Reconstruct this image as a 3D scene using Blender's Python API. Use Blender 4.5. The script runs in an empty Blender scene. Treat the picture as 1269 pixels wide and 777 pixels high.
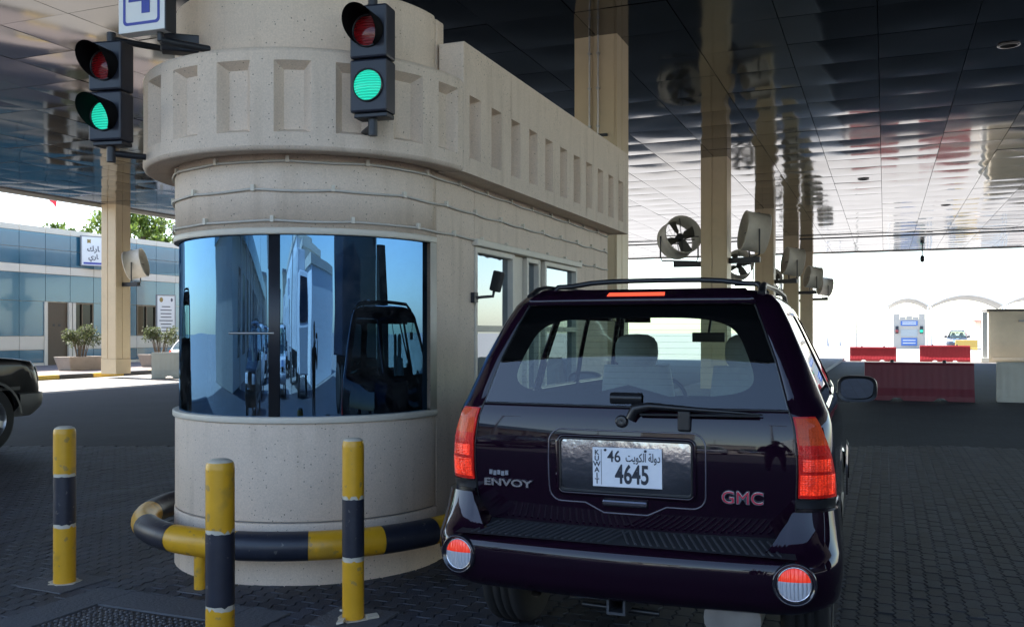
import bpy, bmesh, math, random
import numpy as np
from mathutils import Vector, Matrix
random.seed(7)
R = math.radians
PI = math.pi
sc = bpy.context.scene
COL = sc.collection

# ------------------------------------------------------------------ camera, sky, sun, exposure
CAM_H = 1.66
YAW = R(22.0)
cam = bpy.data.cameras.new('camera')
cam.sensor_width = 36.0
cam.lens = 36.0 * 1144.0 / 1269.0
cam.shift_y = 23.5 / 1269.0
cam.clip_start = 0.05
cam.clip_end = 3000
camo = bpy.data.objects.new('camera', cam)
COL.objects.link(camo)
camo.location = (0, 0, CAM_H)
camo.rotation_euler = (R(90), 0, YAW)
sc.camera = camo

SUN_EL = R(50.0)
SUN_AZ = R(-80.0)           # from +Y towards +X
world = bpy.data.worlds.new('World')
sc.world = world
world.use_nodes = True
wn = world.node_tree.nodes
wl = world.node_tree.links
sky = wn.new('ShaderNodeTexSky')
sky.sky_type = 'NISHITA'
sky.sun_disc = False
sky.sun_elevation = SUN_EL
sky.sun_rotation = SUN_AZ
sky.dust_density = 0.8
sky.air_density = 1.0
wl.new(sky.outputs[0], wn['Background'].inputs[0])
wn['Background'].inputs[1].default_value = 0.15
sun = bpy.data.lights.new('sun', 'SUN')
sun.energy = 4.5
sun.angle = R(0.53)
sun.color = (1.0, 0.95, 0.87)
suno = bpy.data.objects.new('sun', sun)
COL.objects.link(suno)
sdir = Vector((math.sin(SUN_AZ) * math.cos(SUN_EL), math.cos(SUN_AZ) * math.cos(SUN_EL), math.sin(SUN_EL)))
suno.rotation_euler = sdir.to_track_quat('Z', 'Y').to_euler()
suno.location = sdir * 60
sc.view_settings.view_transform = 'Standard'
sc.view_settings.look = 'None'
sc.view_settings.exposure = 1.95
sc.view_settings.gamma = 1.0
sc.cycles.use_denoising = True
sc.cycles.max_bounces = 10
sc.cycles.transparent_max_bounces = 12
sc.cycles.sample_clamp_indirect = 6

# ------------------------------------------------------------------ materials
MATS = {}


def mat(name, col, rough=0.6, metal=0.0, var=0.0, vscale=6.0, bump=0.0, bscale=60.0, coat=0.0, spec=0.5,
        emit=None, estr=0.0, wear=None, wscale=3.0, wamt=0.5, island=0.0, trans=0.0, pos=False):
    """Principled material with optional tone noise, fine bump and patches of a wear colour."""
    if name in MATS:
        return MATS[name]
    m = bpy.data.materials.new(name)
    m.use_nodes = True
    n = m.node_tree.nodes
    l = m.node_tree.links
    b = n['Principled BSDF']
    b.inputs['Base Color'].default_value = (*col, 1)
    b.inputs['Roughness'].default_value = rough
    b.inputs['Metallic'].default_value = metal
    b.inputs['Coat Weight'].default_value = coat
    b.inputs['Coat Roughness'].default_value = 0.03
    b.inputs['Specular IOR Level'].default_value = spec
    b.inputs['Transmission Weight'].default_value = trans
    if emit:
        b.inputs['Emission Color'].default_value = (*emit, 1)
        b.inputs['Emission Strength'].default_value = estr
    tc = n.new('ShaderNodeTexCoord')
    cur = None
    if var or wear or island:
        rgb = n.new('ShaderNodeRGB')
        rgb.outputs[0].default_value = (*col, 1)
        cur = rgb.outputs[0]
    if var:
        t = n.new('ShaderNodeTexNoise')
        t.inputs['Scale'].default_value = vscale
        t.inputs['Detail'].default_value = 6
        t.inputs['Roughness'].default_value = 0.65
        l.new(tc.outputs['Object'], t.inputs['Vector'])
        mr = n.new('ShaderNodeMapRange')
        mr.inputs[1].default_value = 0.3
        mr.inputs[2].default_value = 0.7
        mr.inputs[3].default_value = 1 - var
        mr.inputs[4].default_value = 1 + var
        l.new(t.outputs[0], mr.inputs[0])
        mx = n.new('ShaderNodeVectorMath')
        mx.operation = 'SCALE'
        l.new(cur, mx.inputs[0])
        l.new(mr.outputs[0], mx.inputs['Scale'])
        cur = mx.outputs[0]
        mr2 = n.new('ShaderNodeMapRange')
        mr2.inputs[3].default_value = max(0.02, rough - 0.08)
        mr2.inputs[4].default_value = min(1, rough + 0.08)
        l.new(t.outputs[0], mr2.inputs[0])
        l.new(mr2.outputs[0], b.inputs['Roughness'])
    if island:
        g = n.new('ShaderNodeNewGeometry')
        oi = n.new('ShaderNodeObjectInfo')
        ad = n.new('ShaderNodeMath')
        ad.operation = 'ADD'
        l.new(g.outputs['Random Per Island'], ad.inputs[0])
        l.new(oi.outputs['Random'], ad.inputs[1])
        fr = n.new('ShaderNodeMath')
        fr.operation = 'FRACT'
        l.new(ad.outputs[0], fr.inputs[0])
        mr = n.new('ShaderNodeMapRange')
        mr.inputs[3].default_value = 1 - island
        mr.inputs[4].default_value = 1 + island
        l.new(fr.outputs[0], mr.inputs[0])
        mx = n.new('ShaderNodeVectorMath')
        mx.operation = 'SCALE'
        l.new(cur, mx.inputs[0])
        l.new(mr.outputs[0], mx.inputs['Scale'])
        cur = mx.outputs[0]
    if wear:
        t = n.new('ShaderNodeTexNoise')
        t.inputs['Scale'].default_value = wscale
        t.inputs['Detail'].default_value = 8
        t.inputs['Roughness'].default_value = 0.7
        l.new(tc.outputs['Object'], t.inputs['Vector'])
        mr = n.new('ShaderNodeMapRange')
        mr.inputs[1].default_value = 0.55
        mr.inputs[2].default_value = 0.72
        mr.inputs[3].default_value = 0
        mr.inputs[4].default_value = wamt
        l.new(t.outputs[0], mr.inputs[0])
        mx = n.new('ShaderNodeMix')
        mx.data_type = 'RGBA'
        mx.inputs[7].default_value = (*wear, 1)
        l.new(mr.outputs[0], mx.inputs[0])
        l.new(cur, mx.inputs[6])
        cur = mx.outputs[2]
    if cur is not None:
        l.new(cur, b.inputs['Base Color'])
    if bump:
        t = n.new('ShaderNodeTexNoise')
        t.inputs['Scale'].default_value = bscale
        t.inputs['Detail'].default_value = 4
        l.new(tc.outputs['Object'], t.inputs['Vector'])
        bp = n.new('ShaderNodeBump')
        bp.inputs['Strength'].default_value = bump
        bp.inputs['Distance'].default_value = 0.02
        l.new(t.outputs[0], bp.inputs['Height'])
        l.new(bp.outputs[0], b.inputs['Normal'])
    if pos:
        geo = n.new('ShaderNodeNewGeometry')
        for nd in n:
            if nd.type == 'TEX_NOISE':
                l.new(geo.outputs['Position'], nd.inputs['Vector'])
    MATS[name] = m
    return m


def pitted_concrete(name, col):
    """Painted precast concrete with small dark air holes and faint streaks."""
    m = mat(name, col, 0.75, var=0.05, vscale=2.5)
    n = m.node_tree.nodes
    l = m.node_tree.links
    b = n['Principled BSDF']
    base = b.inputs['Base Color'].links[0].from_socket
    tc = n.new('ShaderNodeTexCoord')
    vo = n.new('ShaderNodeTexVoronoi')
    vo.inputs['Scale'].default_value = 52
    l.new(tc.outputs['Object'], vo.inputs['Vector'])
    # only some cells carry a hole
    pick = n.new('ShaderNodeSeparateColor')
    l.new(vo.outputs['Color'], pick.inputs[0])
    no = n.new('ShaderNodeTexNoise')
    no.inputs['Scale'].default_value = 2.2
    l.new(tc.outputs['Object'], no.inputs['Vector'])
    thr = n.new('ShaderNodeMapRange')
    thr.inputs[1].default_value = 0.35
    thr.inputs[2].default_value = 0.75
    thr.inputs[3].default_value = 0.03
    thr.inputs[4].default_value = 0.50
    l.new(no.outputs[0], thr.inputs[0])
    has = n.new('ShaderNodeMath')
    has.operation = 'LESS_THAN'
    l.new(pick.outputs[0], has.inputs[0])
    l.new(thr.outputs[0], has.inputs[1])
    rad = n.new('ShaderNodeMapRange')
    rad.inputs[3].default_value = 0.10
    rad.inputs[4].default_value = 0.26
    l.new(pick.outputs[1], rad.inputs[0])
    ins = n.new('ShaderNodeMath')
    ins.operation = 'LESS_THAN'
    l.new(vo.outputs['Distance'], ins.inputs[0])
    l.new(rad.outputs[0], ins.inputs[1])
    mu = n.new('ShaderNodeMath')
    mu.operation = 'MULTIPLY'
    l.new(has.outputs[0], mu.inputs[0])
    l.new(ins.outputs[0], mu.inputs[1])
    sc_ = n.new('ShaderNodeMath')
    sc_.operation = 'MULTIPLY'
    sc_.inputs[1].default_value = 0.75
    l.new(mu.outputs[0], sc_.inputs[0])
    mx = n.new('ShaderNodeMix')
    mx.data_type = 'RGBA'
    mx.inputs[7].default_value = (0.10, 0.085, 0.07, 1)
    l.new(sc_.outputs[0], mx.inputs[0])
    l.new(base, mx.inputs[6])
    # long vertical water streaks
    mp = n.new('ShaderNodeMapping')
    mp.inputs['Scale'].default_value = (5, 5, 0.5)
    l.new(tc.outputs['Object'], mp.inputs[0])
    st = n.new('ShaderNodeTexNoise')
    st.inputs['Scale'].default_value = 1.6
    st.inputs['Detail'].default_value = 5
    l.new(mp.outputs[0], st.inputs['Vector'])
    sr = n.new('ShaderNodeMapRange')
    sr.inputs[1].default_value = 0.52
    sr.inputs[2].default_value = 0.75
    sr.inputs[4].default_value = 0.40
    l.new(st.outputs[0], sr.inputs[0])
    m2 = n.new('ShaderNodeMix')
    m2.data_type = 'RGBA'
    m2.inputs[7].default_value = (col[0] * .62, col[1] * .58, col[2] * .52, 1)
    l.new(sr.outputs[0], m2.inputs[0])
    l.new(mx.outputs[2], m2.inputs[6])
    l.new(m2.outputs[2], b.inputs['Base Color'])
    gr = n.new('ShaderNodeTexNoise')
    gr.inputs['Scale'].default_value = 95
    gr.inputs['Detail'].default_value = 3
    l.new(tc.outputs['Object'], gr.inputs['Vector'])
    g2 = n.new('ShaderNodeMapRange')
    g2.inputs[1].default_value = .3
    g2.inputs[2].default_value = .7
    g2.inputs[3].default_value = .90
    g2.inputs[4].default_value = 1.08
    l.new(gr.outputs[0], g2.inputs[0])
    vs_ = n.new('ShaderNodeVectorMath')
    vs_.operation = 'SCALE'
    l.new(m2.outputs[2], vs_.inputs[0])
    l.new(g2.outputs[0], vs_.inputs['Scale'])
    l.new(vs_.outputs[0], b.inputs['Base Color'])
    bp = n.new('ShaderNodeBump')
    bp.inputs['Strength'].default_value = 0.6
    bp.inputs['Distance'].default_value = 0.004
    bp.invert = True
    l.new(mu.outputs[0], bp.inputs['Height'])
    l.new(bp.outputs[0], b.inputs['Normal'])
    return m


def glass_mat(name, tint, refl, reflcol, rough=0.0, fres=True, wav=0.0):
    """Thin architectural / car glass: clear tint plus a mirror layer (stronger at grazing angles)."""
    m = bpy.data.materials.new(name)
    m.use_nodes = True
    n = m.node_tree.nodes
    l = m.node_tree.links
    n.remove(n['Principled BSDF'])
    tr = n.new('ShaderNodeBsdfTransparent')
    tr.inputs[0].default_value = (*tint, 1)
    gl = n.new('ShaderNodeBsdfGlossy')
    gl.inputs['Color'].default_value = (*reflcol, 1)
    gl.inputs['Roughness'].default_value = rough
    mx = n.new('ShaderNodeMixShader')
    if fres:
        fr = n.new('ShaderNodeLayerWeight')      # same from both sides of the sheet
        pw = n.new('ShaderNodeMath')
        pw.operation = 'POWER'
        pw.inputs[1].default_value = 4.0
        l.new(fr.outputs['Facing'], pw.inputs[0])
        fr.inputs[0].default_value = .5
        mr = n.new('ShaderNodeMapRange')
        mr.inputs[3].default_value = refl
        mr.inputs[4].default_value = 1.0
        l.new(pw.outputs[0], mr.inputs[0])
        l.new(mr.outputs[0], mx.inputs[0])
        frn = fr
    else:
        mx.inputs[0].default_value = refl
        frn = None
    if wav:
        tc = n.new('ShaderNodeTexCoord')
        mp = n.new('ShaderNodeMapping')
        mp.inputs['Scale'].default_value = (1, 1, 0.25)
        l.new(tc.outputs['Object'], mp.inputs[0])
        t = n.new('ShaderNodeTexNoise')
        t.inputs['Scale'].default_value = 5
        t.inputs['Detail'].default_value = 1
        l.new(mp.outputs[0], t.inputs['Vector'])
        bp = n.new('ShaderNodeBump')
        bp.inputs['Strength'].default_value = wav
        bp.inputs['Distance'].default_value = 0.02
        l.new(t.outputs[0], bp.inputs['Height'])
        l.new(bp.outputs[0], gl.inputs['Normal'])
    l.new(tr.outputs[0], mx.inputs[1])
    l.new(gl.outputs[0], mx.inputs[2])
    l.new(mx.outputs[0], n['Material Output'].inputs[0])
    MATS[name] = m
    return m


def stain(m, scale, col, amt, lo=.6, hi=.7):
    """Blotches with a shape of their own: oil drips, scuffs, dried splashes."""
    n, l = m.node_tree.nodes, m.node_tree.links
    b = n['Principled BSDF']
    base = b.inputs['Base Color'].links[0].from_socket
    geo = n.new('ShaderNodeNewGeometry')
    t = n.new('ShaderNodeTexNoise')
    t.inputs['Scale'].default_value = scale
    t.inputs['Detail'].default_value = 3
    l.new(geo.outputs['Position'], t.inputs['Vector'])
    r_ = n.new('ShaderNodeMapRange')
    r_.inputs[1].default_value = lo
    r_.inputs[2].default_value = hi
    r_.inputs[4].default_value = amt
    l.new(t.outputs[0], r_.inputs[0])
    mx = n.new('ShaderNodeMix')
    mx.data_type = 'RGBA'
    mx.inputs[7].default_value = (*col, 1)
    l.new(r_.outputs[0], mx.inputs[0])
    l.new(base, mx.inputs[6])
    l.new(mx.outputs[2], b.inputs['Base Color'])


CREAM = pitted_concrete('cream_concrete', (0.67, 0.54, 0.425))
TRIM = mat('cream_trim', (0.62, 0.56, 0.46), 0.5, var=0.06, vscale=8)
COLM = mat('column_cladding', (0.57, 0.45, 0.29), 0.45, var=0.06, vscale=1.5, wear=(0.40, 0.33, 0.23), wscale=1.2, wamt=.4)
CEIL = mat('ceiling_metal', (0.098, 0.10, 0.107), 0.06, metal=1.0, var=0.10, vscale=0.8, island=0.10)
CEILBACK = mat('ceiling_joint', (0.03, 0.03, 0.032), 0.8)
FASCIA = mat('fascia', (0.50, 0.49, 0.46), 0.5, var=0.05)
PAVER = mat('paver', (0.030, 0.034, 0.047), 0.62, var=0.14, vscale=9, bump=0.25, bscale=90, island=0.30, wear=(0.058, 0.060, 0.068), wscale=.9, wamt=.6, pos=True)
def tyre_tracks(m):
    n, l = m.node_tree.nodes, m.node_tree.links
    b = n['Principled BSDF']
    base = b.inputs['Base Color'].links[0].from_socket
    geo = n.new('ShaderNodeNewGeometry')
    mp = n.new('ShaderNodeMapping')
    mp.inputs['Scale'].default_value = (1.5, .07, 1)
    l.new(geo.outputs['Position'], mp.inputs[0])
    t = n.new('ShaderNodeTexNoise')
    t.inputs['Scale'].default_value = 1.3
    t.inputs['Detail'].default_value = 5
    l.new(mp.outputs[0], t.inputs['Vector'])
    r_ = n.new('ShaderNodeMapRange')
    r_.inputs[1].default_value = .38
    r_.inputs[2].default_value = .64
    r_.inputs[3].default_value = .72
    r_.inputs[4].default_value = 1.3
    l.new(t.outputs[0], r_.inputs[0])
    v = n.new('ShaderNodeVectorMath')
    v.operation = 'SCALE'
    l.new(base, v.inputs[0])
    l.new(r_.outputs[0], v.inputs['Scale'])
    l.new(v.outputs[0], b.inputs['Base Color'])


tyre_tracks(PAVER)
stain(PAVER, 3.1, (.016, .016, .018), .75, .62, .70)
KERBC = mat('kerb_concrete', (0.26, 0.26, 0.26), 0.8, var=0.12, vscale=4, bump=0.3, bscale=50)
APRON = mat('apron_concrete', (0.085, 0.09, 0.102), 0.8, var=0.12, vscale=3, bump=0.3, bscale=50)
YEL = mat('yellow_paint', (0.66, 0.345, 0.014), 0.38, var=0.07, vscale=7, wear=(0.46, 0.25, 0.03), wscale=5, wamt=.35)
stain(YEL, 16, (.25, .19, .09), .6, .63, .66)
stain(YEL, 6, (.30, .20, .05), .45, .58, .66)
NAVY = mat('black_paint', (0.018, 0.021, 0.034), 0.42, var=0.15, vscale=9, wear=(0.05, 0.05, 0.06), wscale=6, wamt=.4)
stain(NAVY, 18, (.16, .15, .13), .6, .66, .69)
CHIP = mat('chipped_undercoat', (0.55, 0.50, 0.40), 0.7, var=0.12, vscale=20)
BLACKM = mat('black_metal', (0.014, 0.016, 0.022), 0.45, var=0.1, vscale=10)
SIGNAL = mat('signal_housing', (0.011, 0.014, 0.026), 0.42, var=0.08, vscale=10)
RUBBER = mat('rubber', (0.014, 0.014, 0.015), 0.75, var=0.1, vscale=20)
BLKPL = mat('black_plastic', (0.013, 0.013, 0.015), 0.35)
WHITEP = mat('white_paint', (0.78, 0.78, 0.76), 0.5, var=0.03)
CORDM = mat('cream_cord', (0.50, 0.46, 0.40), 0.6)
STEEL = mat('galvanised', (0.42, 0.41, 0.39), 0.35, metal=0.9, var=0.1, vscale=12)
CHROME = mat('chrome', (0.75, 0.75, 0.77), 0.08, metal=1.0)
SKIRT = mat('interior_dark', (0.02, 0.022, 0.026), 0.8)
BOOTHGLASS = glass_mat('booth_glass', (0.05, 0.075, 0.10), 0.62, (0.09, 0.20, 0.36), 0.0, True, 0.10)
def smear(m):
    """Dust and wipe marks on the pane."""
    n, l = m.node_tree.nodes, m.node_tree.links
    out = n['Material Output']
    src = out.inputs[0].links[0].from_socket
    tc = n.new('ShaderNodeTexCoord')
    t = n.new('ShaderNodeTexNoise')
    t.inputs['Scale'].default_value = 4
    t.inputs['Detail'].default_value = 9
    t.inputs['Roughness'].default_value = .75
    t.inputs['Distortion'].default_value = .8
    l.new(tc.outputs['Object'], t.inputs['Vector'])
    r_ = n.new('ShaderNodeMapRange')
    r_.inputs[1].default_value = .45
    r_.inputs[2].default_value = .8
    r_.inputs[3].default_value = .005
    r_.inputs[4].default_value = .12
    l.new(t.outputs[0], r_.inputs[0])
    d = n.new('ShaderNodeBsdfDiffuse')
    d.inputs[0].default_value = (.30, .31, .32, 1)
    mx = n.new('ShaderNodeMixShader')
    l.new(r_.outputs[0], mx.inputs[0])
    l.new(src, mx.inputs[1])
    l.new(d.outputs[0], mx.inputs[2])
    l.new(mx.outputs[0], out.inputs[0])


smear(BOOTHGLASS)
SIDEGLASS = glass_mat('side_glass', (0.15, 0.2, 0.24), 0.26, (0.8, 0.9, 1.0), 0.0, True, 0.05)


# ------------------------------------------------------------------ mesh helpers
class MB:
    def __init__(s):
        s.v = []
        s.f = []
        s.mi = []
        s.sm = []

    def add(s, vs, fs, mi=0, sm=False):
        o = len(s.v)
        s.v.extend([tuple(p) for p in vs])
        for f in fs:
            s.f.append(tuple(i + o for i in f))
            s.mi.append(mi)
            s.sm.append(sm)
        return s

    def box(s, x0, x1, y0, y1, z0, z1, mi=0, M=None):
        vs = [(x, y, z) for z in (z0, z1) for y in (y0, y1) for x in (x0, x1)]
        if M:
            vs = [M @ Vector(p) for p in vs]
        return s.add(vs, [(0, 2, 3, 1), (4, 5, 7, 6), (0, 1, 5, 4), (2, 6, 7, 3), (0, 4, 6, 2), (1, 3, 7, 5)], mi)

    def grid(s, fn, us, vs, mi=0, sm=True, flip=False, skip=None):
        nu, nv = len(us), len(vs)
        pts = [fn(u, v) for v in vs for u in us]
        fs = []
        for j in range(nv - 1):
            for i in range(nu - 1):
                if skip and skip(.5 * (us[i] + us[i + 1]), .5 * (vs[j] + vs[j + 1])):
                    continue
                q = (j * nu + i, j * nu + i + 1, (j + 1) * nu + i + 1, (j + 1) * nu + i)
                fs.append(q[::-1] if flip else q)
        return s.add(pts, fs, mi, sm)

    def tube(s, path, r, n=10, mi=0, caps=True, sm=True):
        path = [Vector(p) for p in path]
        rs = r if isinstance(r, (list, tuple)) else [r] * len(path)
        ref = None
        rings = []
        for i, p in enumerate(path):
            d = (path[min(i + 1, len(path) - 1)] - path[max(i - 1, 0)]).normalized()
            if ref is None:
                ref = d.orthogonal().normalized()
            ref = (ref - d * ref.dot(d)).normalized()
            b = d.cross(ref)
            rings.append([p + (ref * math.cos(2 * PI * k / n) + b * math.sin(2 * PI * k / n)) * rs[i] for k in range(n)])
        vs = [q for rg in rings for q in rg]
        fs = []
        for i in range(len(path) - 1):
            for k in range(n):
                k2 = (k + 1) % n
                fs.append((i * n + k, i * n + k2, (i + 1) * n + k2, (i + 1) * n + k))
        s.add(vs, fs, mi, sm)
        if caps:
            s.add(rings[0], [tuple(range(n))[::-1]], mi)
            s.add(rings[-1], [tuple(range(n))], mi)
        return s

    def lathe(s, prof, n=24, mi=0, M=None, sm=True, a0=0, a1=2 * PI):
        full = abs(a1 - a0 - 2 * PI) < 1e-6
        m = n if full else n + 1
        vs = []
        for (r, z) in prof:
            for k in range(m):
                a = a0 + (a1 - a0) * k / n
                vs.append((r * math.cos(a), r * math.sin(a), z))
        if M:
            vs = [M @ Vector(p) for p in vs]
        fs = []
        for i in range(len(prof) - 1):
            for k in range(n):
                k2 = (k + 1) % m
                fs.append((i * m + k, i * m + k2, (i + 1) * m + k2, (i + 1) * m + k))
        return s.add(vs, fs, mi, sm)

    def prism(s, poly, z0, z1, mi=0, M=None, sm=False):
        n = len(poly)
        vs = [(x, y, z0) for x, y in poly] + [(x, y, z1) for x, y in poly]
        if M:
            vs = [M @ Vector(p) for p in vs]
        s.add(vs, [tuple(range(n))[::-1], tuple(range(n, 2 * n))], mi)
        s.add(vs, [(i, (i + 1) % n, n + (i + 1) % n, n + i) for i in range(n)], mi, sm)
        return s

    def mesh(s, name, mats):
        me = bpy.data.meshes.new(name)
        me.from_pydata(s.v, [], s.f)
        if not isinstance(mats, (list, tuple)):
            mats = [mats]
        for m in mats:
            me.materials.append(m)
        me.polygons.foreach_set('material_index', s.mi)
        me.polygons.foreach_set('use_smooth', s.sm)
        me.update()
        return me

    def build(s, name, mats, parent=None, loc=(0, 0, 0), bevel=0, weld=False):
        me = s.mesh(name, mats)
        if weld:
            bm = bmesh.new()
            bm.from_mesh(me)
            bmesh.ops.remove_doubles(bm, verts=bm.verts, dist=1e-5)
            bmesh.ops.recalc_face_normals(bm, faces=bm.faces)
            bm.to_mesh(me)
            bm.free()
        o = link(name, me, parent, loc)
        if bevel:
            bv = o.modifiers.new('bevel', 'BEVEL')
            bv.width = bevel
            bv.segments = 2
            bv.limit_method = 'ANGLE'
            bv.angle_limit = R(40)
        return o


def link(name, data, parent=None, loc=(0, 0, 0)):
    o = bpy.data.objects.new(name, data)
    COL.objects.link(o)
    o.parent = parent
    o.location = loc
    return o


def tag(o, label, cat, group=None):
    o['label'] = label
    o['category'] = cat
    if group:
        o['group'] = group
    return o


def struct(o):
    o['kind'] = 'structure'
    return o


def thing(name, label, cat, loc=(0, 0, 0), rz=0, group=None):
    o = link(name, None, None, loc)
    o.rotation_euler = (0, 0, rz)
    o.empty_display_size = .1
    return tag(o, label, cat, group)


def text(name, body, size, m, parent, loc, rot, extrude=0.002, offset=0.0, sx=1.0, align='CENTER', space=1.0):
    c = bpy.data.curves.new(name, 'FONT')
    c.body = body
    c.size = size
    c.extrude = extrude
    c.offset = offset
    c.align_x = align
    c.align_y = 'CENTER'
    c.space_character = space
    t = bpy.data.objects.new(name, c)
    COL.objects.link(t)
    dg = bpy.context.evaluated_depsgraph_get()
    me = bpy.data.meshes.new_from_object(t.evaluated_get(dg))
    bpy.data.objects.remove(t)
    me.materials.clear()
    me.materials.append(m)
    o = link(name, me, parent, loc)
    o.rotation_euler = rot
    o.scale = (sx, 1, 1)
    return o


def stripes(mats, p, n):
    return mats


def lin(a, b, n):
    return [a + (b - a) * i / (n - 1) for i in range(n)]


def frame_mat(origin, zdir, up=(0, 0, 1)):
    """Matrix whose local +Z is zdir and local +Y is close to up."""
    z = Vector(zdir).normalized()
    x = Vector(up).cross(z).normalized()
    y = z.cross(x)
    M = Matrix((x, y, z)).transposed().to_4x4()
    M.translation = Vector(origin)
    return M


def to_px(p):
    dx, dy, dz = p[0], p[1], p[2] - CAM_H
    d = -dx * math.sin(YAW) + dy * math.cos(YAW)
    la = dx * math.cos(YAW) + dy * math.sin(YAW)
    if d < .2:
        return None
    return 634.5 + 1144 * la / d, 412 - 1144 * dz / d, d


# ------------------------------------------------------------------ ground
CAN_X0, CAN_X1, CAN_Y0, CAN_Y1 = -27.0, 16.5, -1.0, 57.4
CEIL_Z = 6.35


def ground_material():
    m = mat('ground', (0.27, 0.25, 0.225), 0.85, var=0.14, vscale=0.6, bump=0.2, bscale=12)
    n = m.node_tree.nodes
    l = m.node_tree.links
    b = n['Principled BSDF']
    base = b.inputs['Base Color'].links[0].from_socket
    geo = n.new('ShaderNodeNewGeometry')
    br = n.new('ShaderNodeTexBrick')
    mp = n.new('ShaderNodeMapping')
    mp.inputs['Rotation'].default_value = (0, 0, R(90))
    l.new(geo.outputs['Position'], mp.inputs[0])
    l.new(mp.outputs[0], br.inputs['Vector'])
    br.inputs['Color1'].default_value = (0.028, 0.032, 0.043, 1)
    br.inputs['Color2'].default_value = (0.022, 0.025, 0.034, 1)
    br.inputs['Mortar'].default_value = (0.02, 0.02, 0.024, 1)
    br.inputs['Scale'].default_value = 1.0
    br.inputs['Brick Width'].default_value = 0.21
    br.inputs['Row Height'].default_value = 0.105
    br.inputs['Mortar Size'].default_value = 0.004
    # large soft tone changes from tyre wear
    no = n.new('ShaderNodeTexNoise')
    no.inputs['Scale'].default_value = 0.5
    no.inputs['Detail'].default_value = 6
    l.new(geo.outputs['Position'], no.inputs['Vector'])
    mr = n.new('ShaderNodeMapRange')
    mr.inputs[1].default_value = .3
    mr.inputs[2].default_value = .7
    mr.inputs[3].default_value = .8
    mr.inputs[4].default_value = 1.2
    l.new(no.outputs[0], mr.inputs[0])
    sm = n.new('ShaderNodeVectorMath')
    sm.operation = 'SCALE'
    l.new(br.outputs[0], sm.inputs[0])
    l.new(mr.outputs[0], sm.inputs['Scale'])
    # paved zone: left edge on the canopy's shadow line, shade coloured dark, sunlit dusty asphalt pale
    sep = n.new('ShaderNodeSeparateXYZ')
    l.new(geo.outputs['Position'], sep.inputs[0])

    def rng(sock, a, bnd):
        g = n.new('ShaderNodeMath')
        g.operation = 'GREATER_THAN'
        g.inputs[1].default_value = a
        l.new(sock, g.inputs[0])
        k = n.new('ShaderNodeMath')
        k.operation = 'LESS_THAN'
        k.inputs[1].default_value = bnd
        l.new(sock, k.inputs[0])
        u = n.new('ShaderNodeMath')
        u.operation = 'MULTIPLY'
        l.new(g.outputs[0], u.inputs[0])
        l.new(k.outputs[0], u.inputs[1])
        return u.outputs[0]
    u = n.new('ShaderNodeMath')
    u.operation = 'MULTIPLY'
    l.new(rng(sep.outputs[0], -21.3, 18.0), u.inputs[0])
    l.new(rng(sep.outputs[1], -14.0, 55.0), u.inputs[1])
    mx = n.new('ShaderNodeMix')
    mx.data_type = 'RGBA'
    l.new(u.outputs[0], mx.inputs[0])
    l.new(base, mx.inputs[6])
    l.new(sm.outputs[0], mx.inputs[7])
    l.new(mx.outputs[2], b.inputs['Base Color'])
    return m


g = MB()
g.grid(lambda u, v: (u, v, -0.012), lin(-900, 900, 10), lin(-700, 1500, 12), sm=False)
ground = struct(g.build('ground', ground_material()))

# zig-zag pavers: outline of one stone
PL, PW, ZA = 0.2, 0.1, 0.011


def zig(y):
    k = (y / (PL / 2)) % 1.0
    return ZA * (4 * k if k < .25 else (2 - 4 * k if k < .75 else 4 * k - 4))


ys = [0, PL / 8, 3 * PL / 8, 5 * PL / 8, 7 * PL / 8, PL]


def paver_pts(dx, inset, z):
    gp = 0.0022
    pts = []
    for i, y in enumerate(ys):
        yy = min(max(y, gp + inset), PL - gp - inset)
        pts.append((PW / 2 - gp - inset + zig(y), yy - PL / 2, z))
    for y in reversed(ys):
        yy = min(max(y, gp + inset), PL - gp - inset)
        pts.append((-PW / 2 + gp + inset + zig(y), yy - PL / 2, z))
    return pts


def paver_into(mb, x, y, z, tx=0., ty=0.):
    n = 12
    top = paver_pts(0, .0035, 0)
    low = paver_pts(0, 0, -.011)
    vs = [(a + x, b + y, c + z + a * tx + b * ty) for a, b, c in top + low]
    mb.add(vs, [tuple(range(n))])
    mb.add(vs, [(n + i, n + (i + 1) % n, (i + 1) % n, i) for i in range(n)])


cands = []
ix0 = int(-13 / PW)
for ix in range(ix0, int(4.5 / PW)):
    x = ix * PW
    for iy in range(int(3.0 / PL), int(15 / PL)):
        y = iy * PL + (PL / 2 if ix % 2 else 0)
        q = to_px((x, y, 0))
        if not q or q[2] > 13.5 or q[0] < -40 or q[0] > 1310 or q[1] > 830:
            continue
        if (x + 4.04) ** 2 + (y - 6.0) ** 2 < .95 ** 2 or (-5.0 < x < -3.1 and 6 < y < 10.4):
            continue
        if -4.74 < x < -3.26 and y < 4.6:
            continue
        hid = (-2.0 < x < -.25 and 4.6 < y) or (x < -1.9 and x > -2.9 and y > 7.2)
        out = q[1] > 778 or q[0] < 0 or q[0] > 1269
        cands.append((q[2] + (50 if hid or out else 0), x, y))
cands.sort()
variants = []
for k in range(6):
    mb = MB()
    paver_into(mb, 0, 0, 0, random.uniform(-.012, .012), random.uniform(-.012, .012))
    variants.append(mb.mesh('paver', PAVER))
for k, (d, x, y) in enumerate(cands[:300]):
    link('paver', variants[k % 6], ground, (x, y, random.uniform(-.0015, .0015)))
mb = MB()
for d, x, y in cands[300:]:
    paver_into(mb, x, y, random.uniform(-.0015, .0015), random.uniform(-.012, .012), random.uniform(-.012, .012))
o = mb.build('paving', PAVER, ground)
o['kind'] = 'stuff'

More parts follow.
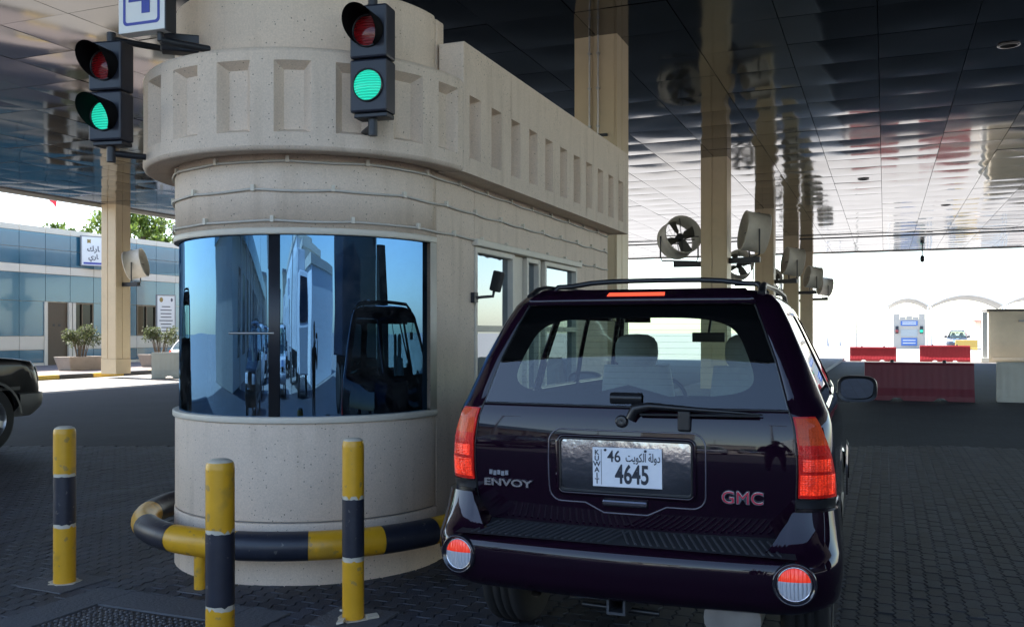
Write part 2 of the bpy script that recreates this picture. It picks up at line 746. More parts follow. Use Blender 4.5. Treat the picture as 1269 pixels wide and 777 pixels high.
# traffic island under the row of columns
isl = MB()
isl.box(-5.25, -2.25, 11.6, 59.0, -.01, .15)
struct(isl.build('traffic_island', KERBC, bevel=.03))
# pavement beside the blue building
pv = MB()
pv.box(-36.2, -27.6, 8, 64, -.01, .14)
pave = struct(pv.build('pavement', mat('paved_walk', (0.17, 0.135, 0.125), 0.8, var=.12, vscale=2), bevel=.01))
kerby = mat('kerb_yellow', (0.50, 0.33, 0.05), 0.6, var=.2, vscale=5)
kerbk = mat('kerb_black', (0.03, 0.03, 0.035), 0.6, var=.2, vscale=5)
for k in range(22):
    y0 = 14 + k * 1.5
    kb = MB()
    kb.box(-27.6, -27.3, y0 + .01, y0 + 1.49, -.01, .15)
    kb.build('kerb_stone', [kerby, kerbk][k % 2], pave, bevel=.02)

# inspection pit cover in the bottom left corner
mh = thing('drain_cover', 'dark studded drain cover in a concrete surround at the bottom left', 'drain cover', (-4.0, 3.7, 0))
s = MB()
s.box(-.74, -.46, -.9, .88, -.01, .006)
s.box(.46, .74, -.9, .88, -.01, .006)
s.box(-.459, .459, .58, .88, -.01, .006)
s.build('surround', APRON, mh, bevel=.004)
c = MB()
c.box(-.455, .455, -.9, .575, -.01, -.004)
c.build('cover', mat('iron_cover', (0.035, 0.036, 0.04), .6, var=.2, vscale=12), mh)
c = MB()
for i in range(22):
    for j in range(36):
        x = -.43 + i * .041 + random.uniform(-.006, .006)
        y = -.88 + j * .0405 + random.uniform(-.006, .006)
        rr = random.uniform(.012, .019)
        a = random.uniform(0, 3)
        n = 6
        c.add([(x + rr * math.cos(a + k * PI / 3), y + rr * math.sin(a + k * PI / 3), -.004) for k in range(6)] +
              [(x + .55 * rr * math.cos(a + k * PI / 3), y + .55 * rr * math.sin(a + k * PI / 3), .004) for k in range(6)],
              [tuple(range(6, 12))] + [(k, (k + 1) % 6, 6 + (k + 1) % 6, 6 + k) for k in range(6)])
o = c.build('studs', mat('iron_stud', (0.06, 0.06, 0.066), .5, island=.35, var=.1, vscale=20), mh)
o['kind'] = 'stuff'

# ------------------------------------------------------------------ canopy
canopy = thing('canopy', 'wide flat canopy roof with dark mirror-like metal ceiling panels over the lanes', 'canopy', (0, 0, 0))
r = MB()
r.box(CAN_X0, CAN_X1, CAN_Y0, CAN_Y1, CEIL_Z + .06, CEIL_Z + .75)
r.build('roof_slab', CEILBACK, canopy)
f = MB()
e = .12
f.box(CAN_X0 - e, CAN_X0 - .002, CAN_Y0 - e, CAN_Y1 + e, CEIL_Z - .06, CEIL_Z + .9)
f.box(CAN_X1 + .002, CAN_X1 + e, CAN_Y0 - e, CAN_Y1 + e, CEIL_Z - .06, CEIL_Z + .9)
f.box(CAN_X0, CAN_X1, CAN_Y0 - e, CAN_Y0 - .002, CEIL_Z - .06, CEIL_Z + .9)
f.box(CAN_X0, CAN_X1, CAN_Y1 + .002, CAN_Y1 + e, CEIL_Z - .06, CEIL_Z + .9)
f.build('fascia', FASCIA, canopy, bevel=.01)
TP = 1.38
TX0 = -.1 - 20 * TP
NXT = int((CAN_X1 - TX0) / TP) + 1
NYT = int((CAN_Y1 - CAN_Y0) / TP) + 1


def tile_into(mb, cx, cy, z, sg, tx, ty, n=6, hx=TP / 2 - .006, hy=TP / 2 - .006, ph=0.):
    us = lin(-1, 1, n + 1)

    def fn(u, v):
        s_ = -sg * (1 - u * u) * (1 - v * v) + .0016 * math.sin(2.2 * u + ph) * math.sin(2.7 * v + 2 * ph)
        return (cx + u * hx, cy + v * hy, z + s_ + tx * u * hx + ty * v * hy)
    mb.grid(fn, us, us, flip=True)
    # turned-up rim
    rim = [(cx - hx, cy - hy), (cx + hx, cy - hy), (cx + hx, cy + hy), (cx - hx, cy + hy)]
    vs = [(a, b, z + tx * (a - cx) + ty * (b - cy)) for a, b in rim] + [(a, b, z + .05) for a, b in rim]
    mb.add(vs, [(i, (i + 1) % 4, 4 + (i + 1) % 4, 4 + i) for i in range(4)])


tvar = []
for k in range(10):
    mb = MB()
    tile_into(mb, 0, 0, 0, random.choice([-.006, .002, .005, .009, .013]), random.uniform(-.0025, .0025), random.uniform(-.005, .005), ph=k * .7)
    tvar.append(mb.mesh('ceiling_panel', CEIL))
tiles = []
for i in range(NXT):
    for j in range(NYT):
        cx = TX0 + (i + .5) * TP
        cy = CAN_Y0 + .1 + (j + .5) * TP
        if cx - TP / 2 < CAN_X0 - .02 or cx + TP / 2 > CAN_X1 + .02 or cy + TP / 2 > CAN_Y1 + .02:
            continue
        q = to_px((cx, cy, CEIL_Z))
        vis = q and -30 < q[0] < 1300 and -20 < q[1] and not (200 < q[0] < 700 and q[1] > 60)
        tiles.append(((q[2] if vis else 500 + abs(cy)), cx, cy))
tiles.sort()
for k, (d, cx, cy) in enumerate(tiles[:300]):
    link('ceiling_panel', random.choice(tvar), canopy, (cx, cy, CEIL_Z + random.uniform(-.002, .002)))
mb = MB()
for d, cx, cy in tiles[300:]:
    tile_into(mb, cx, cy, CEIL_Z + random.uniform(-.002, .002), random.choice([-.006, .002, .005, .009, .013]),
              random.uniform(-.0025, .0025), random.uniform(-.005, .005), n=4, ph=random.uniform(0, 6))
o = mb.build('ceiling_panels', CEIL, canopy)
o['kind'] = 'stuff'
# recessed downlights
dl = MB()
dl.lathe([(.17, -.004), (.17, -.014), (.13, -.016), (.12, 0.0), (.0, .004)], 20)
dlm = dl.mesh('downlight', mat('downlight_rim', (.16, .155, .15), .3, metal=.9))
for px, py in ((1250, 55), (1070, 222), (1172, 254), (1152, 287)):
    d = (CEIL_Z - CAM_H) * 1144 / (412 - py)
    la = (px - 634.5) / 1144 * d
    link('downlight', dlm, canopy, (-d * math.sin(YAW) + la * math.cos(YAW), d * math.cos(YAW) + la * math.sin(YAW), CEIL_Z - .012))
cb = MB()
cb.tube([(CAN_X0 + .3, 47.6, CEIL_Z - .07), (-4, 47.6, CEIL_Z - .09), (CAN_X1 - .3, 47.6, CEIL_Z - .07)], .035, 8)
cb.build('conduit', BLACKM, canopy)

# ------------------------------------------------------------------ columns
COLX = -4.25
COLW = .35


def column(x, y, label, z0=.0, conduits=False):
    t = thing('canopy_column', label, 'column', (x, y, z0), 0, 'columns carrying the canopy')
    H = CEIL_Z - z0 + .03
    m = MB()
    m.box(-COLW + .02, COLW - .02, -COLW + .02, COLW - .02, 0, H)
    m.build('core', COLM, t)
    m = MB()
    m.box(-COLW - .01, COLW + .01, -COLW - .01, COLW + .01, 0, .55)
    m.build('base_panel', COLM, t, bevel=.012)
    for a in range(4):
        M = Matrix.Rotation(a * PI / 2, 4, 'Z')
        m = MB()
        m.box(-COLW, -.06, -COLW, -COLW + .03, .565, H, M=M)
        m.box(-.035, COLW - .035, -COLW, -COLW + .03, .565, H, M=M)
        m.build('cladding_panel', COLM, t, bevel=.006)
    if conduits:
        for k in (-.07, .07):
            c_ = MB()
            c_.tube([(k - .02, -COLW - .03, 4.62), (k - .02, -COLW - .03, H - .02)], .016, 8)
            for z in (4.75, 5.35, 5.9):
                c_.box(k - .045, k + .005, -COLW - .05, -COLW, z, z + .03)
            c_.build('conduit', STEEL, t)
        c_ = MB()
        c_.box(-.14, .2, -COLW - .045, -COLW, 4.6, 4.64)
        c_.build('bracket', BLACKM, t)
    return t


COLY = [14.4, 25.3, 36.4, 47.0, 56.6]
names = ['nearest beige clad column with two conduits behind the round booth', 'second beige column from the booth carrying two drum fans',
         'third beige column from the booth in the middle row', 'fourth beige column from the booth in the middle row',
         'farthest beige column of the middle row at the canopy end']
for y, lb in zip(COLY, names):
    column(COLX, y, lb, .15 if y > 12 else 0, conduits=(y < 15))
column(-26.4, 26.2, 'beige clad column in front of the blue building at left', .14)
for y, lb in zip((47.0,), ('far beige column by the pavement hidden behind the booth',)):
    column(-26.4, y, lb, .14)


# ------------------------------------------------------------------ drum fans
FANW = mat('fan_white', (0.60, 0.57, 0.50), 0.5, var=.08, vscale=5, wear=(.38, .30, .20), wscale=4, wamt=.5)


def fan(loc, aim, arm_to, label, rad=.52):
    """Drum fan: open tube with rolled rims, motor, blades, U bracket; arm_to = attachment point on the column."""
    t = thing('drum_fan', label, 'fan', loc, 0, 'drum fans on the columns')
    M = frame_mat((0, 0, 0), aim)
    L = .31
    m = MB()
    m.lathe([(rad - .012, -L), (rad + .014, -L), (rad + .014, -L + .03), (rad, -L + .035), (rad, L - .035), (rad + .014, L - .03),
             (rad + .014, L), (rad - .012, L), (rad - .012, -L)], 28, M=M)
    m.build('drum', FANW, t)
    m = MB()
    m.lathe([(0, -.16), (.09, -.15), (.1, -.02), (.1, .1), (.05, .12), (0, .12)], 14, M=M)
    m.build('motor', BLACKM, t)
    for k in range(4):
        a = k * PI / 2 + .4
        b = MB()

        def bl(u, v):
            r_ = .1 + u * (rad - .14)
            w = .09 + .05 * u
            aa = a + v * w / max(r_, .2)
            return M @ Vector((r_ * math.cos(aa), r_ * math.sin(aa), .02 + v * .07))
        b.grid(bl, lin(0, 1, 5), lin(-1, 1, 4))
        b.build('blade', mat('fan_blade', (.10, .095, .085), .5, metal=.3), t)
    m = MB()
    for z in (-.14, .14):
        m.tube([M @ Vector((-rad + .01, 0, z)), M @ Vector((rad - .01, 0, z))], .011, 6)
        m.tube([M @ Vector((0, -rad + .01, z)), M @ Vector((0, rad - .01, z))], .011, 6)
    m.build('motor_strut', BLACKM, t)
    m = MB()
    for k in range(3):
        rr = rad * (.35 + .3 * k)
        m.tube([M @ Vector((rr * math.cos(a), rr * math.sin(a), -L + .012)) for a in lin(0, 2 * PI, 25)], .004, 5, caps=False)
    for k in range(8):
        a = k * PI / 8
        m.tube([M @ Vector((rad * math.cos(a), rad * math.sin(a), -L + .012)), M @ Vector((-rad * math.cos(a), -rad * math.sin(a), -L + .012))], .004, 5)
    m.build('rear_guard', STEEL, t)
    # U bracket around the drum, down to the arm
    h = Vector((aim[1], -aim[0], 0)).normalized()
    dn = -rad - .12
    a_, b_ = h * (rad + .03), h * -(rad + .03)
    m = MB()
    m.tube([a_ + Vector((0, 0, .03)), a_ + Vector((0, 0, dn + .1)), a_ * .93 + Vector((0, 0, dn)), b_ * .93 + Vector((0, 0, dn)), b_ + Vector((0, 0, dn + .1)), b_ + Vector((0, 0, .03))], .022, 8)
    m.build('yoke', BLACKM, t)
    m = MB()
    p1 = Vector(arm_to) - Vector(loc)
    p1.z = dn - .09
    p0 = Vector((0, 0, dn - .09))
    d = p1 - p0
    p0 = p0 - d.normalized() * .16
    Ma = frame_mat(p0, d)
    m.box(-.07, .07, -.075, .075, 0, (p1 - p0).length, M=Ma)
    m.build('arm', BLACKM, t, bevel=.008)
    m = MB()
    jb = M @ Vector((0, rad + .012, -.02))
    m.box(-.07, .07, rad - .002, rad + .012, -.06, .0, M=M)
    m.build('rating_plate', BLKPL, t)
    return t


for k, y in enumerate(COLY):
    if k == 0:
        continue
    nm = ['', 'second', 'third', 'fourth', 'last'][k]
    sL = COLX - COLW
    sR = COLX + COLW
    yy = y - .05
    dz = .0 if k < 4 else 0
    fan((sL - .62, yy - .1, 4.25), (.55, -.80, .22) if k == 1 else (.3, -.9, .25), (sL, yy, 0), 'white drum fan on the left arm of the %s column from the booth' % nm)
    fan((sR + .68, yy - .1, 4.32), (-.93, -.36, .16), (sR, yy, 0), 'white drum fan on the right arm of the %s column from the booth' % nm)
fan((-25.35, 26.1, 4.15), (.86, .45, .22), (-26.05, 26.2, 0), 'white drum fan on the column in front of the blue building', rad=.52)

# ------------------------------------------------------------------ round booth
BX, BY, BR = -4.04, 6.0, 1.02
booth = thing('control_booth', 'cream concrete control booth with rounded mirror-glass front and niched parapet', 'booth', (BX, BY, 0))
BEND = 4.48       # straight part length behind the round front


def plan(rad, n=40, yend=BEND, off=0.0):
    """Open outline: left side back -> round front -> right side back."""
    pts = [(-rad, yend)]
    for k in range(n + 1):
        a = PI + PI * k / n
        pts.append((rad * math.cos(a), rad * math.sin(a)))
    pts.append((rad, yend))
    return pts


def ring(mb, r0, r1, z0, z1, n=48, yend=BEND, mi=0):
    o_ = plan(r1, n, yend)
    i_ = plan(r0, n, yend)
    k = len(o_)
    vs = [(x, y, z0) for x, y in o_] + [(x, y, z1) for x, y in o_] + [(x, y, z0) for x, y in i_] + [(x, y, z1) for x, y in i_]
    for i in range(k - 1):
        mb.add([vs[i], vs[i + 1], vs[k + i + 1], vs[k + i]], [(0, 1, 2, 3)], mi, True)
        mb.add([vs[2 * k + i + 1], vs[2 * k + i], vs[3 * k + i], vs[3 * k + i + 1]], [(0, 1, 2, 3)], mi, True)
        mb.add([vs[k + i], vs[k + i + 1], vs[3 * k + i + 1], vs[3 * k + i]], [(0, 1, 2, 3)], mi, False)
        mb.add([vs[i + 1], vs[i], vs[2 * k + i], vs[2 * k + i + 1]], [(0, 1, 2, 3)], mi, False)
    mb.add([vs[0], vs[k], vs[3 * k], vs[2 * k]], [(0, 1, 2, 3)], mi)
    mb.add([vs[k - 1], vs[2 * k - 1], vs[4 * k - 1], vs[3 * k - 1]], [(3, 2, 1, 0)], mi)


m = MB()
ring(m, .85, BR + .004, -.01, .405, yend=.02)
m.build('plinth', CREAM, booth, weld=True, bevel=.006)
m = MB()
ring(m, .85, BR, .415, 1.06, yend=.0)
m.build('apron_wall', CREAM, booth, weld=True, bevel=.004)
m = MB()
ring(m, .84, BR - .02, .40, .42, yend=.0)
m.build('shadow_joint', KERBC, booth)
m = MB()
ring(m, .90, BR + .018, 1.06, 1.105, yend=.0)
m.build('window_sill', TRIM, booth, weld=True, bevel=.008)
m = MB()
ring(m, .90, BR + .012, 2.305, 2.35, yend=.0)
m.build('window_head', TRIM, booth, weld=True, bevel=.008)
m = MB()
ring(m, .85, BR, 2.35, 2.86, yend=.0)
m.build('upper_wall', CREAM, booth, weld=True)
# end jamb of the curved window
for a0, a1, nm in ((-5.2, 0, 'window_jamb'), (180, 187, 'window_jamb')):
    m = MB()
    m.lathe([(.90, 1.105), (BR + .008, 1.105), (BR + .008, 2.305), (.90, 2.305), (.90, 1.105)], 3, a0=R(a0), a1=R(a1))
    m.build(nm, TRIM, booth)
GR = BR - .028
m = MB()
m.lathe([(GR, 1.10), (GR, 2.31)], 90, a0=R(184), a1=R(355.5))
m.build('curved_window_pane', BOOTHGLASS, booth)
# black upright in the curved window, seen at a third of its width
for deg, w in ((288, .075),):
    m = MB()
    m.lathe([(GR - .02, 1.105), (GR + .006, 1.105), (GR + .006, 2.305), (GR - .02, 2.305)], 3, a0=R(deg) - w / 2 / GR, a1=R(deg) + w / 2 / GR)
    m.build('window_mullion', BLACKM, booth)
m = MB()
m.tube([(GR * 1.004 * math.cos(R(a)), GR * 1.004 * math.sin(R(a)), 1.655) for a in lin(269, 288, 10)], .008, 6)
m.build('grab_bar', STEEL, booth)


# cords with clips round the upper wall
def cord(z, sagamp, ph):
    m = MB()
    pts = []
    clips = []
    tot = PI * BR / 2 + BEND
    N = 130
    for i in range(N + 1):
        s_ = -PI * BR / 2 + (tot + PI * BR / 2) * i / N - .0
        if s_ < PI * BR / 2 * 1:
            a = -PI / 2 + s_ / BR
            x, y = (BR + .012) * math.cos(a), (BR + .012) * math.sin(a)
        else:
            x, y = BR + .012, s_ - PI * BR / 2
        if y > BEND - .05:
            break
        fr = ((s_ + ph) / .52) % 1
        pts.append((x, y, z - sagamp * 4 * fr * (1 - fr) + .003 * math.sin(7 * s_ + ph)))
    m.tube(pts, .009, 6)
    m.build('lighting_cord', CORDM, booth)
    m = MB()
    k = 0
    while True:
        s_ = -PI * BR / 2 + .52 * k + (.52 - (ph - PI * BR / 2) % .52) % .52
        k += 1
        if s_ > tot - .1:
            break
        if s_ < PI * BR / 2:
            a = -PI / 2 + s_ / BR
            M = Matrix.Rotation(a, 4, 'Z') @ Matrix.Translation((BR, 0, 0))
        else:
            M = Matrix.Translation((BR, s_ - PI * BR / 2, 0))
        m.box(0, .026, -.012, .012, z - .012, z + .03, M=M)
    o = m.build('cord_clips', TRIM, booth)
    o['kind'] = 'stuff'


cord(2.785, .007, .1)
cord(2.60, .012, .33)
cord(2.395, .008, .2)

# parapet ring with niches, then the taller straight parapet
PR = 1.237
NZ0, NZ1 = 2.93, 3.385
PZ0, PZ1 = 2.815, 3.475


def niche_strip(mb, P, s0, s1, n0, n1, z0, z1, nz0, nz1, dep, ch, div):
    """One cell of wall s0..s1 x z0..z1 with a splayed niche n0..n1 x nz0..nz1. P(s, z, depth) -> point."""
    def q(a, b, c_, d):
        mb.add([P(*a), P(*b), P(*c_), P(*d)], [(0, 1, 2, 3)], 0, False)

    def span(a, b, za, zb, k):
        for i in range(k):
            u = a + (b - a) * i / k
            w = a + (b - a) * (i + 1) / k
            q((u, za, 0), (w, za, 0), (w, zb, 0), (u, zb, 0))
    k = div
    span(s0, n0, z0, z1, max(1, k // 2))
    span(n1, s1, z0, z1, max(1, k // 2))
    span(n0, n1, z0, nz0, k)
    span(n0, n1, nz1, z1, k)
    b0, b1, bz0, bz1 = n0 + ch, n1 - ch, nz0 + .03, nz1 - ch * .9
    q((n0, nz0, 0), (b0, bz0, dep), (b0, bz1, dep), (n0, nz1, 0))
    q((b1, bz0, dep), (n1, nz0, 0), (n1, nz1, 0), (b1, bz1, dep))
    for i in range(k):
        f0, f1 = i / k, (i + 1) / k
        A = n0 + (n1 - n0) * f0
        B = n0 + (n1 - n0) * f1
        a = b0 + (b1 - b0) * f0
        b = b0 + (b1 - b0) * f1
        q((a, bz0, dep), (b, bz0, dep), (b, bz1, dep), (a, bz1, dep))
        q((A, nz0, 0), (B, nz0, 0), (b, bz0, dep), (a, bz0, dep))
        q((a, bz1, dep), (b, bz1, dep), (B, nz1, 0), (A, nz1, 0))


m = MB()
rr = .03


def Pring(s_, z, d):
    a = -PI / 2 + s_ / PR
    return ((PR - d) * math.cos(a), (PR - d) * math.sin(a), z)


cell = PI * PR / 10.0
for k in range(10):
    s0 = -PI * PR / 2 + k * cell
    niche_strip(m, Pring, s0, s0 + cell, s0 + cell / 2 - .118, s0 + cell / 2 + .118, PZ0 + rr, PZ1 - rr, NZ0, NZ1, .07, .05, 4)
# rounded top and bottom edges, soffit and top
m.lathe([(PR, PZ1 - rr), (PR - .3 * rr, PZ1 - .3 * rr), (PR - rr, PZ1), (.98, PZ1 + .004)], 48, a0=PI, a1=2 * PI)
m.lathe([(.98, PZ0 + .02), (PR - rr, PZ0), (PR - .3 * rr, PZ0 + .3 * rr), (PR, PZ0 + rr)], 48, a0=PI, a1=2 * PI)
m.build('parapet_ring', CREAM, booth, weld=True)

m = MB()
SZ1 = 3.75
SP0, SP1 = .008, BEND + .12


def Pst(s_, z, d):
    return (PR - d, s_, z)


ncell = 11
cs = (SP1 - .15) / ncell
for k in range(ncell):
    s0 = SP0 + k * cs
    niche_strip(m, Pst, s0, s0 + cs, s0 + cs * .26, s0 + cs * .74, PZ0, SZ1, NZ0, NZ1, .085, .022, 1)
s1 = SP0 + ncell * cs
m.add([(PR, s1, PZ0), (PR, SP1, PZ0), (PR, SP1, SZ1), (PR, s1, SZ1)], [(0, 1, 2, 3)])
# rest of the straight parapet: top, inner face, ends, soffit, left side plain
m.add([(PR, SP0, SZ1), (PR, SP1, SZ1), (PR - .2, SP1, SZ1), (PR - .2, SP0, SZ1)], [(0, 1, 2, 3)])
m.add([(PR - .2, SP0, PZ0), (PR - .2, SP1, PZ0), (PR - .2, SP1, SZ1), (PR - .2, SP0, SZ1)], [(3, 2, 1, 0)])
m.add([(PR, SP0, PZ0), (PR, SP0, SZ1), (PR - .2, SP0, SZ1), (PR - .2, SP0, PZ0)], [(0, 1, 2, 3)])
m.add([(PR, SP1, PZ0), (PR, SP1, SZ1), (PR - .2, SP1, SZ1), (PR - .2, SP1, PZ0)], [(3, 2, 1, 0)])
m.add([(PR, SP0, PZ0), (PR, SP1, PZ0), (BR - .1, SP1, PZ0 + .004), (BR - .1, SP0, PZ0 + .004)], [(3, 2, 1, 0)])
m.build('side_parapet', CREAM, booth, weld=True, bevel=.012)
m = MB()
m.box(-PR, -PR + .2, .008, SP1, PZ0, SZ1)
m.box(-PR + .2, PR - .2, SP1 - .2, SP1, PZ0, SZ1)
m.build('rear_parapet', CREAM, booth, bevel=.012)
m = MB()
m.box(-PR + .2, PR - .2, .0, SP1 - .2, PZ0 + .03, 3.3)
m.build('roof_slab', KERBC, booth)
# round drum above the ring
m = MB()
ring(m, .80, BR, PZ1 - .02, 3.955, yend=.0)
m.build('drum', CREAM, booth, weld=True, bevel=.02)
m = MB()
m.box(.80, BR - .002, .012, .14, PZ1 - .02, 3.94)
m.box(-BR + .002, .80, .06, .14, PZ1 - .02, 3.94)
m.build('drum_return', CREAM, booth, bevel=.015)
# straight side walls with openings (local y): windows on the right side
WX0, WX1 = .86, BR - .002
wins = [(.68, 1.52), (1.82, 2.17), (2.30, 3.30)]
m = MB()
m.box(WX0, WX1, .012, .68, -.01, 2.84)
m.build('wall_pier', CREAM, booth, bevel=.006)
m = MB()
m.box(WX0, WX1, .682, 3.298, 2.345, 2.84)
m.build('wall_lintel', CREAM, booth)
m = MB()
m.box(WX0, WX1, .682, 3.298, -.01, 1.0)
m.build('wall_spandrel', CREAM, booth)
m = MB()
m.box(WX0, WX1, 3.30, BEND, -.01, 2.84)
m.build('wall_pier', CREAM, booth, bevel=.006)
for y0, y1 in ((1.522, 1.818), (2.172, 2.298)):
    m = MB()
    m.box(WX0 + .05, WX1 - .03, y0, y1, 1.0, 2.343)
    m.build('window_post', TRIM, booth, bevel=.01)
for (y0, y1) in wins:
    fr = MB()
    t_ = .045
    X0, X1 = WX1 - .10, WX1 + .012
    fr.box(X0, X1, y0 + .004, y0 + t_, 1.0, 2.342)
    fr.box(X0, X1, y1 - t_, y1 - .004, 1.0, 2.342)
    fr.box(X0, X1, y0 + t_, y1 - t_, 2.342 - t_, 2.342)
    fr.box(X0, X1, y0 + t_, y1 - t_, 1.0, 1.0 + t_)
    fr.box(X0, X1, y0 + t_, y1 - t_, 1.665, 1.715)
    w_ = fr.build('window_frame', TRIM, booth, bevel=.005)
    for z0, z1 in ((1.715, 2.342 - t_), (1.0 + t_, 1.665)):
        pn = MB()
        pn.add([(WX1 - .04, y0 + t_ - .005, z0), (WX1 - .04, y1 - t_ + .005, z0), (WX1 - .04, y1 - t_ + .005, z1), (WX1 - .04, y0 + t_ - .005, z1)], [(0, 1, 2, 3)])
        pn.build('pane', SIDEGLASS, w_)
m = MB()
m.box(WX1 - .004, WX1 + .05, .64, 3.34, 2.345, 2.40)
m.build('window_hood', TRIM, booth, bevel=.008)
m = MB()
m.box(-BR + .002, -.86, .012, BEND, -.01, 2.84)
m.box(-.86, .86, BEND - .16, BEND - .002, -.01, 2.84)
m.build('rear_wall', CREAM, booth)
m = MB()
m.box(-.855, .855, -.3, BEND - .17, 2.42, 2.5)
m.build('inner_ceiling', TRIM, booth)
m = MB()
m.lathe([(0, .12), (.86, .12)], 30)
m.box(-.855, .855, .012, BEND - .17, .0, .12)
m.build('inner_floor', SKIRT, booth)
m = MB()
m.lathe([(.50, .95), (.83, .95), (.83, .99), (.50, .99), (.50, .95)], 24, a0=R(185), a1=R(355), sm=False)
m.build('desk', mat('desk_laminate', (.12, .09, .06), .5), booth)
bb = thing('bracket_box', 'small tilted black box on a bracket at the booth side window', 'bracket box', (BX + BR + .02, BY + .66, 1.93))
m = MB()
m.box(-.045, .045, -.03, .03, .06, .225, M=Matrix.Translation((.085, .15, 0)) @ Matrix.Rotation(R(14), 4, 'Y') @ Matrix.Rotation(R(-25), 4, 'Z'))
m.build('housing', BLKPL, bb, bevel=.012)
m = MB()
m.tube([(0, -.02, .0), (.03, .04, .01), (.085, .15, .02), (.095, .15, .08)], .012, 8)
m.box(-.02, .012, -.05, .02, -.035, .045)
m.build('bracket', BLACKM, bb)

# bent guard pipe round the foot of the booth
gp = thing('guard_pipe', 'yellow and black striped bent guard pipe around the foot of the booth', 'guard pipe', (BX, BY, 0))
GPR, GPZ, gpr = 1.225, .305, .092


def gpipe(s_):
    """arc length from the front-most point, + to the right"""
    q = PI / 2 * GPR
    if abs(s_) <= q:
        a = -PI / 2 + s_ / GPR
        return (GPR * math.cos(a), GPR * math.sin(a), GPZ)
    sg = 1 if s_ > 0 else -1
    return (sg * GPR, abs(s_) - q, GPZ)


cuts = [-2.7, -1.75, -1.3, -.78, -.308, .218, .676, 1.146, 1.55, 2.0, 2.5]
for k in range(len(cuts) - 1):
    m = MB()
    m.tube([gpipe(s_) for s_ in lin(cuts[k], cuts[k + 1], 12)], gpr if k % 2 == 0 else gpr + .0008, 20, caps=(k in (0, len(cuts) - 2)))
    m.build('pipe_band', YEL if k % 2 == 0 else NAVY, gp)
for a in (267, 180):
    m = MB()
    x, y = GPR * math.cos(R(a)), GPR * math.sin(R(a))
    m.tube([(x, y, 0), (x, y, GPZ - .05)], .038, 12)
    m.build('support_post', YEL, gp)
    m = MB()
    m.box(x - .1, x + .1, y - .1, y + .1, -.01, .007)
    m.build('base_pad', APRON, gp)


# ------------------------------------------------------------------ bollards
def bollard(x, y, H, r_, z1, z2, label, plate):
    t = thing('bollard', label, 'bollard', (x, y, 0), random.uniform(0, 6), 'striped steel bollards in front of the booth')
    n = 28

    def band(name, za, zb, m_, rr_, jag0=0., jag1=0., seed=0):
        mb = MB()
        rnd = random.Random(seed)
        lo = [rnd.uniform(0, 1) for _ in range(n)]
        hi = [rnd.uniform(0, 1) for _ in range(n)]
        vs = []
        for k in range(n):
            a = 2 * PI * k / n
            vs.append((rr_ * math.cos(a), rr_ * math.sin(a), za - jag0 * lo[k] ** 9))
        for k in range(n):
            a = 2 * PI * k / n
            vs.append((rr_ * math.cos(a), rr_ * math.sin(a), zb + jag1 * hi[k] ** 9))
        mb.add(vs, [(k, (k + 1) % n, n + (k + 1) % n, n + k) for k in range(n)], 0, True)
        return mb.build(name, m_, t)
    sd = int(abs(x * 100))
    mb = MB()
    mb.lathe([(r_ - .0012, 0), (r_ - .0012, H - .05), (r_ * .97, H - .03), (r_ * .86, H - .012), (r_ * .6, H - .002), (0, H)], n)
    mb.build('steel_core', CHIP, t)
    band('lower_band', .006, z1, YEL, r_, 0, .022, sd)
    band('middle_band', z1 + .028, z2 - .022, NAVY, r_ + .0006, .02, .02, sd + 1)
    band('upper_band', z2, H - .045, YEL, r_, .03, .0, sd + 2)
    mb = MB()
    mb.lathe([(r_ + .0004, H - .05), (r_ * .975, H - .028), (r_ * .9, H - .016)], n)
    mb.build('cap_paint', YEL, t)
    mb = MB()
    pts = []
    for k in range(18):
        a = 2 * PI * k / 18
        rr_ = r_ * random.uniform(1.15, 1.6)
        pts.append((rr_ * math.cos(a), rr_ * math.sin(a)))
    mb.prism(pts, -.008, .009)
    mb.build('grout_collar', CHIP, t, bevel=.003)
    mb = MB()
    mb.box(-.2, .2, -.2, .2, -.01, .006)
    pd = mb.build('footing_pad', APRON, t, bevel=.004)
    pd.rotation_euler.z = -t.rotation_euler.z + random.uniform(-.1, .1)
    if plate:
        for k in range(3):
            mb = MB()
            a = 2.1 * k + .4 - t.rotation_euler.z
            M = Matrix.Translation((.11 * math.cos(a), .11 * math.sin(a), .012)) @ Matrix.Rotation(a + .5, 4, 'Z') @ Matrix.Rotation(R(14), 4, 'X')
            mb.box(-.035, .035, -.02, .02, 0, .012, M=M)
            mb.build('paint_flake', CHIP, t)
    return t


bollard(-5.05, 4.57, 1.04, .0695, .37, .73, 'yellow and black bollard standing apart on the left of the booth', False)
bollard(-3.03, 3.67, 1.04, .0695, .30, .70, 'nearest yellow and black bollard cut by the bottom edge', False)
bollard(-2.86, 4.62, 1.05, .063, .34, .72, 'yellow and black bollard between booth and dark car', True)

# ------------------------------------------------------------------ traffic signals and lane sign
REDL = mat('red_lens', (0.22, 0.006, 0.008), 0.15, coat=.6, spec=.6)
GRNL = mat('green_lens_lit', (0.0, 0.35, 0.22), 0.2, emit=(0.02, 0.66, 0.44), estr=.2, coat=.3)


def lens_lines(m):
    n = m.node_tree.nodes
    l = m.node_tree.links
    tc = n.new('ShaderNodeTexCoord')
    w = n.new('ShaderNodeTexWave')
    w.bands_direction = 'Z'
    w.inputs['Scale'].default_value = 19
    w.inputs['Distortion'].default_value = 1.5
    l.new(tc.outputs['Object'], w.inputs['Vector'])
    bp = n.new('ShaderNodeBump')
    bp.inputs['Strength'].default_value = .7
    bp.inputs['Distance'].default_value = .01
    l.new(w.outputs[0], bp.inputs['Height'])
    l.new(bp.outputs[0], n['Principled BSDF'].inputs['Normal'])
    return w


